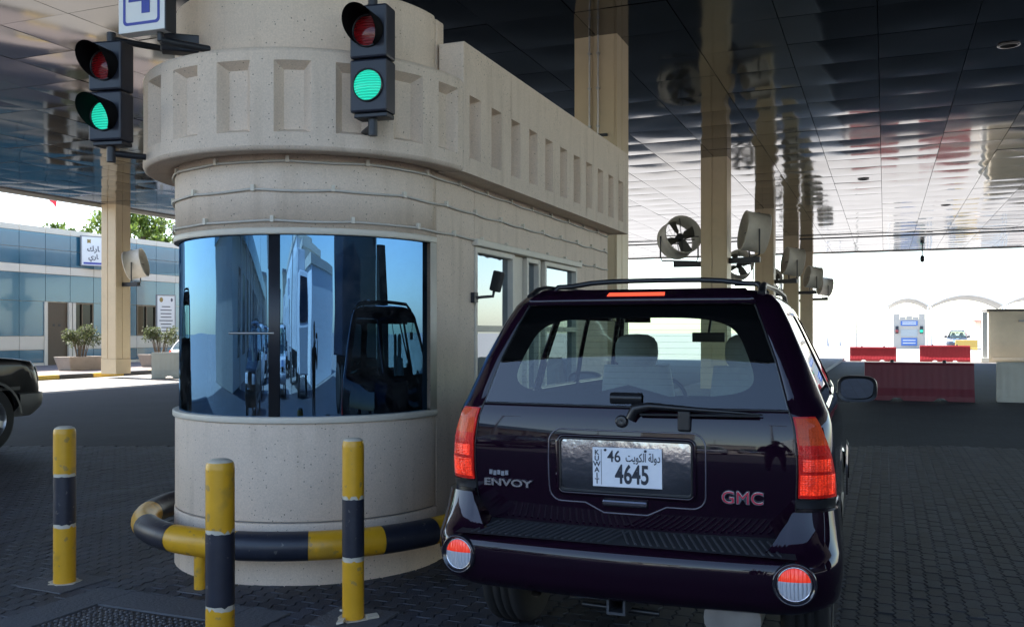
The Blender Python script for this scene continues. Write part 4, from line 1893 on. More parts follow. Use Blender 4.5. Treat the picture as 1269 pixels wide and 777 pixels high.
        for top, mt, nm in ((True, FOGR, 'red_lens'), (False, LENSR, 'reverse_lens')):
            q = MB()

            def ln(u, v):
                x = u * rr_
                hy = math.sqrt(max(0, rr_ * rr_ - x * x))
                y0_, y1_ = (min(cut, hy), hy) if top else (-hy, min(cut, hy))
                if hy < cut and top:
                    y0_ = y1_ = hy
                return dome(x, y0_ + (y1_ - y0_) * v)
            q.grid(ln, [math.sin(R(a)) for a in lin(-90, 90, 19)], lin(0, 1, 7))
            q.build(nm, mt, rl)
    # number plate bay
    def rr2(hw, z0, z1, r_):
        return rrect(hw, z0, z1, r_, 6)

    def bay(mb, outer, inner, o0, o1, x0=0.0):
        n_ = len(outer)
        def S(x, z, of):
            w = .95 - .16
            return BODY.P(x / w, z, of)
        vs = [S(x + x0, z, .0) for x, z in outer] + [S(x + x0, z, o0) for x, z in outer] + [S(x + x0, z, o1) for x, z in inner] + [S(x + x0, z, -.001) for x, z in inner]
        fs = []
        for j in range(3):
            fs += [(j * n_ + k, j * n_ + (k + 1) % n_, (j + 1) * n_ + (k + 1) % n_, (j + 1) * n_ + k) for k in range(n_)]
        mb.add(vs, fs, 0, True)
    q = MB()
    bay(q, rr2(.345, .872, 1.166, .04), rr2(.327, .888, 1.150, .022), .014, .013)
    q.build('plate_surround', paint, t)
    q = MB()
    bay(q, rr2(.328, .887, 1.151, .022), rr2(.318, .898, 1.140, .016), .0135, .011)
    q.build('surround_lip', BLKPL, t)
    q = MB()
    # outline seam of the pressed panel, dipping under the handle
    path = []
    for x, z in rr2(.385, .835, 1.188, .06):
        path.append((x, z))
    seam = []
    for x, z in path:
        seam.append((x, z))
    pts = []
    for i in range(len(seam)):
        x0_, z0_ = seam[i]
        x1_, z1_ = seam[(i + 1) % len(seam)]
        nseg = max(1, int(math.hypot(x1_ - x0_, z1_ - z0_) / .03))
        for k in range(nseg):
            x = x0_ + (x1_ - x0_) * k / nseg
            z = z0_ + (z1_ - z0_) * k / nseg
            if z < .84:
                z -= .045 * float(np.interp(abs(x), [0, .11, .2], [1, 1, 0]))
            pts.append(BODY.P(x / .79, z, .001))
    pts.append(pts[0])
    q.tube(pts, .004, 6, caps=False)
    q.build('panel_seam', CHROME if False else mat('seam_edge', (.10, .09, .11), .2, coat=1), t)
    q = MB()
    q.grid(lambda x, z: BODY.P(x / .79, z, .004), lin(-.322, .322, 20), lin(.892, 1.146, 10))
    q.build('foil_backing', FOIL, t)
    q = MB()
    q.box(-.11, .11, -.012, .02, -.016, .016)
    hd = q.build('tailgate_handle', mat('handle_metal', (.10, .10, .12), .25, metal=.8), t, bevel=.01)
    hd.location = BODY.P(0, .845, .012)
    # plate
    pl = link('number_plate', None, t, BODY.P(.02, 1.018, .012))
    pl.empty_display_size = .05
    pl.rotation_euler = (R(1), R(-.5), 0)
    q = MB()
    q.box(-.168, .168, -.003, .0, -.094, .094)
    q.build('plate_sheet', PLATE, pl, bevel=.006)
    rt = (R(90), 0, 0)
    text('plate_digits', '4645', .125, INK, pl, (.025, -.0045, -.036), rt, .0006, .0028, .66)
    text('plate_digits', '46', .078, INK, pl, (-.062, -.0045, .050), rt, .0006, .0008, .85)
    ar = ('\uFEA9\uFEED\uFEDF\uFE94 \uFE8D\uFEDF\uFEDC\uFEEE\uFEF3\uFE96')[::-1]
    text('plate_script', ar, .056, INK, pl, (.078, -.0045, .048), rt, .0006, .0006, .62)
    for i, ch in enumerate('KUWAIT'):
        text('plate_letter', ch, .034, INK, pl, (-.147, -.0045, .068 - i * .0275), rt, .0006, .0006)
    q = MB()
    q.box(-.126, -.124, -.0042, -.0032, -.085, .085)
    q.build('plate_rule', INK, pl)
    for x in (-.105, .09):
        q = MB()
        q.lathe([(.0065, .0), (.0065, .003), (0, .004)], 10, M=frame_mat((x, -.003, .082), (0, -1, 0)))
        q.build('plate_screw', INK, pl)
    # lock, wiper
    q = MB()
    q.lathe([(.03, 0), (.03, .012), (.02, .016), (.0, .012)], 18, M=frame_mat(BODY.P(-.02, 1.235, .0), (0, -1, .05)))
    q.build('wiper_pivot', BLKPL, t)
    q = MB()
    pw = [BODY.P(u, z, o_) for u, z, o_ in ((.04, 1.245, .02), (.07, 1.285, .04), (.16, 1.295, .045), (.4, 1.288, .045), (.62, 1.283, .04), (.84, 1.276, .03))]
    q.tube(pw, [.024, .026, .018, .013, .010, .004], 8)
    wp = q.build('wiper_arm', BLKPL, t)
    q = MB()
    q.tube([BODY.P(u, 1.262 + .01 * u, .03) for u in lin(.10, .82, 12)], .007, 6)
    q.build('wiper_blade', RUBBER, wp)
    q = MB()
    pk = BODY.P(.37, 1.245, .012)
    q.box(pk.x - .03, pk.x + .03, pk.y - .02, pk.y + .01, pk.z - .05, pk.z + .05)
    q.build('wiper_rest', BLKPL, t, bevel=.01)
    # badges
    slope = BODY.P(.6, .97) - BODY.P(.6, .93)
    pb = BODY.P(.70, .90, .006)
    for off_, mt, ex in ((.0042, CHROME, .0), (.0, mat('badge_red', (.42, .02, .05), .25, coat=.7), .0022)):
        o = text('maker_badge', 'GMC', .079, mt, t, pb + Vector((0, -ex, 0)), (R(90), 0, R(4)), .0025, off_ * .8, 1.06, space=1.04)
    pb = BODY.P(-.775, .905, .006)
    text('model_badge', 'ENVOY', .048, mat('badge_chrome', (.55, .55, .58), .25, metal=1), t, pb, (R(90), 0, R(-4)), .0025, .0016, 1.62, space=1.04)
    q = MB()
    for k in range(5):
        x = -.70 + k * .022
        pq = BODY.P((x) / .79, .955, .004)
        q.box(pq.x - .009, pq.x + .008, pq.y - .003, pq.y + .002, pq.z - .010 - .004 * (k % 2), pq.z + .010 + .003 * ((k + 1) % 2))
    o = q.build('trim_badge', mat('worn_badge', (.22, .23, .26), .5, metal=.6), t)
    o['kind'] = 'stuff'
    # towing hitch, exhaust box
    q = MB()
    hx, hz = -.02, .375
    for (a, b, c_, d) in ((-.045, -.033, -.04, .04), (.033, .045, -.04, .04), (-.033, .033, .028, .04), (-.033, .033, -.04, -.028)):
        q.box(hx + a, hx + b, .06, .34, hz + c_, hz + d)
    q.build('hitch_receiver', mat('hitch_steel', (.07, .075, .085), .45, metal=.5), t)
    q = MB()
    q.box(-.24, -.07, .15, .17, .375, .415)
    q.build('wiring_socket', mat('hitch_grey', (.10, .12, .17), .6), t)
    q = MB()
    q.tube([(-.22, .2, .33), (-.02, .2, .325), (.16, .2, .32)], .016, 6)
    q.tube([(-.6, .8, .40), (.6, .8, .40)], .05, 10)
    q.build('rear_axle', BLKPL, t)
    q = MB()
    Me = Matrix.Translation((.50, .18, .335)) @ Matrix.Rotation(R(-90), 4, 'X')
    pts = [(.13 * math.copysign(abs(math.cos(a)) ** .7, math.cos(a)), .075 * math.copysign(abs(math.sin(a)) ** .7, math.sin(a))) for a in lin(0, 2 * PI, 25)[:-1]]
    q.prism(pts, 0, .5, M=Me, sm=True)
    q.build('muffler', mat('muffler', (.55, .53, .50), .3, metal=.9, var=.1, vscale=10), t)
    q = MB()
    q.box(.10, .42, 1.0, 1.25, .4, .55)
    q.build('spare_carrier', BLKPL, t)
    return t


CARX, CARY = -1.15, 4.14
car = build_suv('parked_car', 'dark purple sport utility vehicle with rear number plate stopped beside the booth', (CARX, CARY, 0), R(1.3), PURPLE)
GREYP = mat('graphite_paint', (.007, .007, .008), .4, coat=.45, spec=.1)
GREYL = mat('grey_cladding', (.085, .082, .078), .5)
build_suv('parked_car', 'graphite sport utility vehicle cut off by the left edge', (-12.45, 5.22, 0), 0, GREYP, detail=False, lower=GREYL).scale = (1.06, 1.04, 1.2)
WHITEC = mat('white_car_paint', (.72, .72, .72), .3, coat=.9)
build_suv('parked_car', 'white car half hidden behind the pale planter by the blue building', (-25.4, 28.6, 0), 0, WHITEC, detail=False).scale = (1, 1, .75)
build_suv('parked_car', 'small dark blue car far away under the arched shade sails', (6.9, 104.5, 0), R(175), mat('far_blue_paint', (.03, .045, .08), .3, coat=.8), detail=False)
build_suv('parked_car', 'white sport utility vehicle waiting behind the camera', (-1.6, -16.5, 0), 0, WHITEC, detail=False)

# ------------------------------------------------------------------ blue panelled building on the left
BLX = -36.0
bld = thing('office_building', 'long low building clad in blue panels with cream bands at left', 'building', (BLX, 34.0, 0))
BLUE = mat('blue_panel', (0.028, 0.115, 0.18), .14, metal=.2, coat=.6, var=.05, vscale=1)
BLUE2 = mat('blue_panel_pale', (0.12, 0.20, 0.26), .14, metal=.3, coat=.5, var=.06, vscale=1)
CRB = mat('cream_panel', (0.62, 0.56, 0.46), .5, var=.05, vscale=1)
m = MB()
m.box(-14, -.07, -16, 26, 0, 6.4)
m.build('wall', CRB, bld)
PWD = 1.4
Y0 = 31.5 - 34 - 4 * PWD + .0
rows = [(6.26, 6.52, 'cap'), (5.52, 6.24, 'b'), (4.76, 5.50, 'b'), (4.38, 4.74, 'c'), (3.10, 4.36, 'b'), (1.50, 3.08, 'w'), (.88, 1.48, 'c'), (.28, .86, 'b'), (.12, .26, 'c')]
for k in range(-2, 18):
    y0 = Y0 + k * PWD
    y1 = y0 + PWD
    door = k == 4
    for (z0, z1, kd) in rows:
        if door and z1 < 3.09:
            continue
        if kd == 'w' and k in (5, 8, 9, 12, 13):
            continue
        if kd in ('c',) and z0 < 1 and k == 5 and z0 > .5:
            continue
        m = MB()
        m.box(-.07, 0 if kd != 'c' else .02, y0 + .012, y1 - .012, z0, z1)
        mt = CRB if kd in ('c', 'cap') else (BLUE2 if (k in (10, 11) and kd in ('b', 'w') and z0 < 4) else BLUE)
        m.build('panel', mt, bld)
GLD = glass_mat('office_glass', (.05, .06, .07), .05, (.5, .55, .6), 0, True)
BRN = mat('door_brown', (.075, .048, .025), .45, var=.08, vscale=3)
m = MB()
m.box(-.068, -.045, Y0 + 4 * PWD + .08, Y0 + 5 * PWD - .08, .14, 3.06)
dr = m.build('door', BRN, bld)
for k in (.36, .58):
    m = MB()
    m.box(-.043, -.035, Y0 + (4 + k) * PWD - .06, Y0 + (4 + k) * PWD + .06, 1.95, 2.05)
    m.build('door_notice', BLKPL, dr)
for yy in (Y0 + 4 * PWD, Y0 + 5 * PWD - .03, Y0 + 5 * PWD + .2):
    m = MB()
    m.box(-.1, .06, yy - .09, yy + .09, .14, 3.07)
    m.build('door_jamb', CRB, bld, bevel=.01)
for k in (5, 8, 9, 12, 13):
    y0 = Y0 + k * PWD
    fr = MB()
    for (a, b, c_, d) in ((.02, .09, 1.5, 3.08), (PWD - .09, PWD - .02, 1.5, 3.08), (.09, PWD - .09, 1.5, 1.57), (.09, PWD - .09, 3.01, 3.08), (PWD / 2 - .03, PWD / 2 + .03, 1.57, 3.01)):
        fr.box(-.068, .02, y0 + a, y0 + b, c_, d)
    wf = fr.build('window', mat('bronze_frame', (.12, .09, .06), .4, metal=.4), bld)
    for a, b in ((.09, PWD / 2 - .03), (PWD / 2 + .03, PWD - .09)):
        pn = MB()
        pn.add([(-.05, y0 + a, 1.57), (-.05, y0 + b, 1.57), (-.05, y0 + b, 3.01), (-.05, y0 + a, 3.01)], [(0, 1, 2, 3)])
        pn.build('pane', GLD, wf)

# signs on and before the building
INKG = mat('sign_grey_ink', (.10, .10, .12), .6)
GOLD = mat('sign_gold', (.32, .22, .06), .5)


def board(name, label, loc, w, h, rz, post=0):
    t = thing(name, label, 'sign', loc, rz)
    m = MB()
    m.box(-w / 2, w / 2, 0, .08, 0, h)
    m.build('board', WHITEP, t, bevel=.01)
    m = MB()
    rframe(m, [(-w / 2 - .03, -.03), (w / 2 + .03, -.03), (w / 2 + .03, h + .03), (-w / 2 - .03, h + .03)],
           [(-w / 2 + .02, .02), (w / 2 - .02, .02), (w / 2 - .02, h - .02), (-w / 2 + .02, h - .02)], -.012, .1)
    m.build('board_frame', mat('sign_frame', (.25, .25, .26), .5), t)
    if post:
        for s_ in (-1, 1):
            m = MB()
            m.tube([(s_ * (w / 2 - .08), .05, -post), (s_ * (w / 2 - .08), .05, .02)], .035, 8)
            m.build('post', STEEL, t)
    return t


# sign above the door, facing the lanes (faces local -Y; turned to face +X)
s1_ = board('building_sign', 'white building sign with emblem and dark script on the blue wall', (BLX + .5, 34.2, 4.9), 1.7, 1.4, R(90) - R(25))
m = MB()
for a in range(4):
    M = Matrix.Translation((-.5, -.004, 1.17)) @ Matrix.Rotation(a * PI / 2 + PI / 4, 4, 'Y')
    m.prism([(0, -.0), (.06, .05), (.0, .13), (-.06, .05)], 0, .004, M=M @ Matrix.Rotation(R(90), 4, 'X'))
m.build('emblem', GOLD, s1_)
text('sign_script', '\uFE8E\uFEAD\uFEDA'[::-1], .36, INKG, s1_, (-.3, -.006, .80), (R(90), 0, 0), .002, .008)
text('sign_script', '\uFE8E\uFEAD\uFEF1'[::-1], .32, INKG, s1_, (-.3, -.006, .42), (R(90), 0, 0), .002, .008)
m = MB()
m.box(-.75, .75, -.006, -.001, .06, .15)
m.build('sign_stripe', SIGNB, s1_)
s2_ = board('information_board', 'tall white information board with lines of fine print before the blue wall', (-34.6, 37.7, 1.33), .95, 2.25, R(65), post=1.2)
m = MB()
for k in range(9):
    wd = random.uniform(.22, .40)
    m.box(-wd, wd, -.005, -.001, .2 + k * .18, .25 + k * .18)
o = m.build('print_lines', INKG, s2_)
o['kind'] = 'stuff'
m = MB()
m.prism([(.1 * math.cos(a), .13 * math.sin(a)) for a in lin(0, 2 * PI, 9)[:-1]], 0, .004, M=frame_mat((-.25, -.001, 2.02), (0, -1, 0)))
m.build('emblem', GOLD, s2_)
m = MB()
m.prism([(.06 * math.cos(a), .1 * math.sin(a)) for a in lin(0, 2 * PI, 9)[:-1]], 0, .004, M=frame_mat((.3, -.001, 2.02), (0, -1, 0)))
m.build('emblem', INKG, s2_)


# ------------------------------------------------------------------ plants
def leaf_mat(name, c):
    m = mat(name, c, .55, var=.25, vscale=3, island=.35)
    n, l = m.node_tree.nodes, m.node_tree.links
    b = n['Principled BSDF']
    tr = n.new('ShaderNodeBsdfTranslucent')
    l.new(b.inputs['Base Color'].links[0].from_socket, tr.inputs[0])
    ad = n.new('ShaderNodeMixShader')
    ad.inputs[0].default_value = .45
    l.new(b.outputs[0], ad.inputs[1])
    l.new(tr.outputs[0], ad.inputs[2])
    l.new(ad.outputs[0], n['Material Output'].inputs[0])
    return m


LEAF = leaf_mat('leaf_green', (.12, .18, .03))
LEAF2 = leaf_mat('leaf_olive', (.10, .12, .05))
BARK = mat('bark', (.12, .09, .065), .9, var=.2, vscale=10)
TERRA = mat('planter_stone', (.34, .29, .24), .8, var=.1, vscale=4)


def leaves(mb, centre, rad, n, size, rnd):
    for _ in range(n):
        while True:
            v = Vector((rnd.uniform(-1, 1), rnd.uniform(-1, 1), rnd.uniform(-1, 1)))
            if v.length <= 1:
                break
        v = v * (.55 + .45 * rnd.random())
        p = Vector(centre) + Vector((v.x * rad[0], v.y * rad[1], v.z * rad[2]))
        M = Matrix.Translation(p) @ Matrix.Rotation(rnd.uniform(0, 6.3), 4, 'Z') @ Matrix.Rotation(rnd.uniform(-1.2, 1.2), 4, 'X') @ Matrix.Rotation(rnd.uniform(-1, 1), 4, 'Y')
        s_ = size * rnd.uniform(.6, 1.3)
        mb.add([M @ Vector(q) for q in ((-s_ * .4, 0, 0), (0, -s_, .15 * s_), (s_ * .4, 0, 0), (0, s_, .15 * s_))], [(0, 1, 2, 3)])


def tree(loc, H, cr, label, seed, n_clump=42, per=55, leaf=.16, mt=LEAF):
    rnd = random.Random(seed)
    t = thing('tree', label, 'tree', loc, 0, 'trees behind the blue building')
    tr = MB()
    top = Vector((rnd.uniform(-.3, .3), rnd.uniform(-.3, .3), H * .55))
    tr.tube([(0, 0, 0), (.05, .03, H * .25), top], [.2, .15, .11], 9)
    cl = MB()
    for k in range(n_clump):
        a = rnd.uniform(0, 2 * PI)
        el = rnd.uniform(-.5, 1.4)
        d = cr * (.35 + .65 * rnd.random() ** .6)
        c_ = Vector((d * math.cos(a) * math.cos(el), d * math.sin(a) * math.cos(el), H * .68 + d * .75 * math.sin(el)))
        if k % 3 == 0:
            tr.tube([top - Vector((0, 0, H * .12 * rnd.random())), top.lerp(c_, .5) + Vector((0, 0, .15)), c_], [.07, .045, .015], 6)
        rr = cr * rnd.uniform(.16, .30)
        leaves(cl, c_, (rr, rr, rr * .7), per, leaf, rnd)
    tr.build('trunk', BARK, t)
    cl.build('crown', mt, t)


tree((-45.5, 46.4, 0), 11.3, 2.9, 'leafy green tree behind the blue building, right of the left column', 3, 80, 60, .19)
tree((-46, 41.2, 0), 10.2, 1.6, 'small green tree behind the building sign, left of the column', 5, 26, 45, .17)
tree((-46, 38.2, 0), 9.7, 1.2, 'thin tree showing just above the blue building roof', 6, 16, 26, .15)
tree((-46, 52.5, 0), 8.4, 1.9, 'sparse brownish tree top between the column and the booth', 9, 18, 22, .15, LEAF2)

fl = thing('flagpole', 'thin flagpole with a small red and white flag behind the building', 'flagpole', (-42.0, 37.0, 0))
m = MB()
m.tube([(0, 0, 0), (0, 0, 9.4)], [.05, .03], 8)
m.build('pole', WHITEP, fl)
m = MB()
m.grid(lambda u, v: (.35 * u + .05 * math.sin(5 * u), .22 * u, 8.15 + v * 1.15 - .35 * u), lin(0, 1, 8), lin(0, .55, 3))
m.build('flag', mat('flag_white', (.7, .7, .7), .8), fl)
m = MB()
m.grid(lambda u, v: (.35 * u + .05 * math.sin(5 * u), .22 * u, 8.15 + v * 1.15 - .35 * u), lin(0, 1, 8), lin(.55, 1, 3))
m.build('flag_red_field', mat('flag_red', (.55, .03, .05), .8), fl)


def planter(loc, w, label, seed, h=.55, bush=1.0, bw=.8):
    rnd = random.Random(seed)
    t = thing('planter', label, 'planter', loc, R(rnd.uniform(-4, 4)), 'stone planters along the pavement')
    m = MB()
    a, b = w / 2, w / 2 * .82
    m.add([(-.35, -b, 0), (.35, -b, 0), (.35, b, 0), (-.35, b, 0), (-.45, -a, h), (.45, -a, h), (.45, a, h), (-.45, a, h),
           (-.38, -a + .07, h), (.38, -a + .07, h), (.38, a - .07, h), (-.38, a - .07, h), (-.38, -a + .07, h - .08), (.38, -a + .07, h - .08), (.38, a - .07, h - .08), (-.38, a - .07, h - .08)],
          [(3, 2, 1, 0)] + [(i, (i + 1) % 4, 4 + (i + 1) % 4, 4 + i) for i in range(4)] + [(4 + i, 4 + (i + 1) % 4, 8 + (i + 1) % 4, 8 + i) for i in range(4)] +
          [(8 + i, 8 + (i + 1) % 4, 12 + (i + 1) % 4, 12 + i) for i in range(4)] + [(12, 13, 14, 15)])
    m.build('trough', TERRA, t, bevel=.02)
    st = MB()
    lf = MB()
    for k in range(20):
        y = rnd.uniform(-bw * .5, bw * .5)
        x = rnd.uniform(-.15, .15)
        tp = Vector((x * 1.6, y * 1.7, h + bush * rnd.uniform(.75, 1.0)))
        st.tube([(x, y * .4, h - .1), (x * 1.2, y * .8, h + bush * .4), tp], [.02, .015, .008], 5)
        leaves(lf, tp - Vector((0, 0, .15 + .3 * (k % 3 == 0))), (.28, .32, .30), 70, .065, rnd)
    st.build('stems', BARK, t)
    lf.build('foliage', LEAF2, t)


planter((-30.2, 28.1, .14), 1.8, 'stone planter with a clipped bush left of the column', 1, bush=1.25, bw=.9)
planter((-30.2, 32.5, .14), 1.8, 'stone planter with a sparse bush right of the column', 2, bush=1.25, bw=1.5)


# pale plastic / concrete road barriers
def barrier(loc, L, h, rz, m_, label, group, lugs=True, cat='barrier', name='road_barrier'):
    t = thing(name, label, cat, loc, rz, group)
    prof = [(-.27, .0), (-.27, .12), (-.2, .3), (-.13, h - .06), (-.10, h), (.10, h), (.13, h - .06), (.2, .3), (.27, .12), (.27, 0)]
    N = max(2, int(L / .16))
    m = MB()
    xs = lin(-L / 2, L / 2, N * 4 + 1)
    vs = []
    for i, x in enumerate(xs):
        rib = (1.0 if (i // 2) % 2 else .982)
        for (y, z) in prof:
            cut = 0
            for c_ in (-L * .2, L * .2):
                if abs(x - c_) < .14 and z < .1:
                    cut = .075 * (1 - (abs(x - c_) / .14) ** 4)
            vs.append((x, y * (rib if .1 < z < h - .03 else 1), max(z, cut)))
    n_ = len(prof)
    fs = []
    for i in range(len(xs) - 1):
        fs += [(i * n_ + k, (i + 1) * n_ + k, (i + 1) * n_ + k + 1, i * n_ + k + 1) for k in range(n_ - 1)]
    fs += [tuple(range(n_)), tuple(range((len(xs) - 1) * n_, len(xs) * n_))[::-1]]
    m.add(vs, fs)
    m.build('shell', m_, t)
    if lugs:
        for x in (-L * .24, L * .24):
            m = MB()
            m.lathe([(.045, 0), (.045, .05), (.03, .07), (0, .07)], 12, M=Matrix.Translation((x, 0, h - .003)))
            m.build('filler_cap', BLKPL, t)
    return t


REDB = mat('red_plastic', (.42, .03, .045), .45, var=.08, vscale=2, wear=(.30, .05, .06), wscale=3, wamt=.4)
RED_SHADE = mat('red_plastic_shaded', (.13, .02, .035), .5, var=.08, vscale=2, wear=(.10, .03, .035), wscale=3, wamt=.4)  # same red plastic with the canopy's shade put into its colour
GRYB = mat('pale_plastic', (.46, .46, .42), .6, var=.07, vscale=2)
barrier((.75, 24.7, 0), 2.45, .92, R(2), RED_SHADE, 'red plastic barrier with shade painted into its colour near the car mirror', 'plastic road barriers')
barrier((-.65, 57.6, 0), 2.5, .82, 0, REDB, 'bright red sunlit barrier nearest the far column', 'plastic road barriers')
barrier((3.15, 57.9, 0), 2.6, .92, 0, REDB, 'bright red sunlit barrier in front of the far blue car', 'plastic road barriers')
barrier((3.75, 25.0, 0), 2.5, .94, R(-3), GRYB, 'pale grey barrier at the right edge beside the shaded red one', 'plastic road barriers', lugs=False)
barrier((-24.0, 26.9, 0), 2.0, .93, R(42), GRYB, 'pale ribbed barrier on the road in front of the white car', 'plastic road barriers', lugs=False)
m = MB()

# ------------------------------------------------------------------ far side beyond the canopy
SAND = mat('sandy_stone', (.55, .48, .36), .8, var=.07, vscale=1.5)
kx = thing('kiosk', 'sandy concrete kiosk with dark roof edge at the right edge', 'kiosk', (7.6, 58.2, 0))
m = MB()
m.box(-2.2, 2.4, 0, 3.2, 0, 2.85)
m.build('wall', SAND, kx, bevel=.02)
m = MB()
m.box(-2.28, 2.48, -.08, 3.28, 2.852, 2.97)
m.build('roof', mat('kiosk_roof', (.10, .09, .08), .7), kx)
m = MB()
m.box(-.7, 1.4, -.10, -.003, 2.25, 2.36)
m.build('awning_bar', KERBC, kx)
m = MB()
m.box(-2.0, -.2, -.03, -.003, .12, .26)
m.build('wall_plate', TRIM, kx)
for x in (.9, 1.25):
    m = MB()
    m.tube([(x, .8, 2.96), (x, .8, 3.35), (x + .1, .8, 3.4)], .03, 6)
    m.build('roof_pipe', BLACKM, kx)
m = MB()
m.tube([(.25, -.02, .1), (.25, -.02, 2.2)], .025, 6)
m.build('downpipe', TRIM, kx)
blk = thing('concrete_block', 'white painted block standing before the sandy kiosk', 'block', (7.9, 55.4, 0))
m = MB()
m.box(-.85, 1.4, -.5, .5, 0, 1.35)
m.build('block', WHITEP, blk, bevel=.03)
m = MB()
m.box(.25, 1.0, -.52, -.498, .25, 1.0)
m.build('brown_panel', BRN, blk)

FARB = mat('far_booth_stone', (.42, .40, .36), .8, var=.05)
fb_ = thing('far_booth', 'distant grey booth with battlement top and blue sign panels', 'booth', (2.3, 103.0, 0))
m = MB()
m.box(-1.5, 1.5, 0, 4, 0, 3.0)
m.build('wall', FARB, fb_)
for k in range(5):
    m = MB()
    hh = [.55, .25, .32, .25, .55][k]
    m.box(-1.5 + k * .6 + .02, -1.5 + k * .6 + .58, .0, .4, 3.002, 3.0 + hh)
    m.build('merlon', FARB, fb_)
for (x0, x1, z0, z1) in ((-.8, .8, 2.35, 2.85), (-.75, .75, .3, 1.1)):
    m = MB()
    m.box(x0, x1, -.06, -.003, z0, z1)
    q = m.build('blue_panel', mat('far_sign_blue', (.07, .16, .45), .5), fb_)
    m = MB()
    for k in range(2):
        zz = z0 + (z1 - z0) * (.3 + .35 * k)
        m.box(x0 + .15, x1 - .15, -.066, -.061, zz, zz + .07)
    o = m.build('print_lines', WHITEP, q)
    o['kind'] = 'stuff'
m = MB()
m.box(-.8, .8, -.03, -.003, 1.25, 1.95)
q = m.build('window', mat('far_window', (.35, .40, .42), .15), fb_)
for x, mt in ((-1.15, REDL), (1.15, GRNL)):
    tl = thing('traffic_light', 'tiny far %s signal on the distant booth' % ('green' if x > 0 else 'unlit'), 'traffic light', (2.3 + x, 102.85, 1.55), 0, 'signals on the distant booth')
    m = MB()
    m.box(-.14, .14, 0, .12, 0, .75)
    m.build('housing', SIGNAL, tl, bevel=.02)
    m = MB()
    m.lathe([(.17, 0), (.12, .02), (0, .04)], 14, M=frame_mat((0, -.002, .25), (0, -1, 0)))
    m.build('lens', mt, tl)

SAIL = mat('sail_white', (.62, .62, .60), .7)
for (xa, xb, zm, lb) in ((.2, 4.15, 5.15, 'left arched white shade sail over the distant booth'), (4.25, 10.9, 5.4, 'middle arched white shade sail far beyond the barriers'),
                         (11.0, 15.6, 5.2, 'right arched white shade sail behind the sandy kiosk')):
    t = thing('shade_sail', lb, 'shade sail', (xa, 103, 0), 0, 'arched shade sails')
    W_ = xb - xa
    m = MB()
    m.grid(lambda u, v: (u * W_, v * 5, 4.35 + (zm - 4.35) * (1 - (2 * u - 1) ** 2) - .25 * v), lin(0, 1, 22), lin(0, 1, 4))
    m.build('fabric', SAIL, t)
    m = MB()
    for v in (0, 1):
        m.tube([(u * W_, v * 5 - .02, 4.36 + (zm - 4.35) * (1 - (2 * u - 1) ** 2) - .25 * v) for u in lin(0, 1, 22)], .09, 6)
    m.build('arch_tube', SAIL, t)
    for u in (0, W_):
        m = MB()
        m.tube([(u + (.1 if u == 0 else -.1), .1, 0), (u + (.1 if u == 0 else -.1), .1, 4.35)], .07, 8)
        m.build('post', WHITEP, t)
wp = thing('gate_post', 'white painted post at the left corner of the sandy kiosk', 'post', (5.15, 57.6, 0))
m = MB()
m.box(-.13, .13, -.13, .13, 0, 2.8)
m.build('shaft', WHITEP, wp, bevel=.02)
m = MB()
m.box(-.2, .2, -.2, .2, 0, .25)
m.build('foot', WHITEP, wp, bevel=.02)

hs = thing('far_house', 'distant pale building with a pink roof beyond the shade sails', 'building', (13.5, 135, 0))
m = MB()
m.box(-1.9, 6, 0, 8, 0, 3.2)
m.build('wall', mat('far_wall', (.62, .52, .44), .8), hs)
m = MB()
m.add([(-2.8, -.8, 3.2), (6.8, -.8, 3.2), (6.8, 8.8, 3.2), (-2.8, 8.8, 3.2), (-1.2, 1.5, 4.1), (5.5, 1.5, 4.1), (5.5, 6.5, 4.1), (-1.2, 6.5, 4.1)],
      [(0, 1, 5, 4), (1, 2, 6, 5), (2, 3, 7, 6), (3, 0, 4, 7), (4, 5, 6, 7), (3, 2, 1, 0)])
m.build('roof', mat('pink_roof', (.55, .20, .18), .7), hs)
m = MB()
m.box(-.4, .8, -.03, -.002, .9, 2.3)
m.build('window', mat('far_window', (.3, .3, .3), .2), hs)
rmp = thing('ramp', 'white sloping ramp wall before the pink roofed building', 'ramp', (9.6, 118, 0))
m = MB()
m.add([(-1.7, 0, 0), (2.6, 0, 0), (2.6, 0, 1.9), (-1.7, .3, .1), (-1.7, .3, 0), (2.6, .3, 0), (2.6, .3, 1.9), (-1.7, 0, .1)],
      [(0, 1, 2, 7), (5, 4, 3, 6), (7, 2, 6, 3), (1, 5, 6, 2), (0, 7, 3, 4)])
m.build('wall', WHITEP, rmp)
yb = barrier((7.2, 98, 0), 1.9, .95, 0, mat('yellow_plastic', (.55, .36, .08), .6), 'small yellow barrier beside the far blue car', 'plastic road barriers', lugs=False)

for (x, y, h_, lb) in ((-2.7, 100, 5.6, 'thin grey lamp post in the bright distance right of the columns'),):
    lp = thing('lamp_post', lb, 'lamp post', (x, y, 0))
    m = MB()
    m.tube([(0, 0, 0), (0, 0, h_)], [.075, .05], 8)
    m.build('pole', STEEL, lp)
    m = MB()
    m.box(-.1, .5, -.08, .08, h_, h_ + .1)
    m.build('lamp_head', STEEL, lp)
for k, (x, y, s_) in enumerate(((-6.5, 118, 1.0), (-5.2, 121, .8))):
    t = thing('traffic_cone', ['pale far cone', 'second pale far cone'][k] + ' in the bright distance right of the last column', 'cone', (x, y, 0))
    m = MB()
    m.lathe([(.3 * s_, .0), (.28 * s_, .05), (.12 * s_, .6), (.04 * s_, 1.7 * s_), (0, 1.7 * s_)], 12)
    m.build('cone', mat('far_cone', (.45, .44, .44), .7), t)

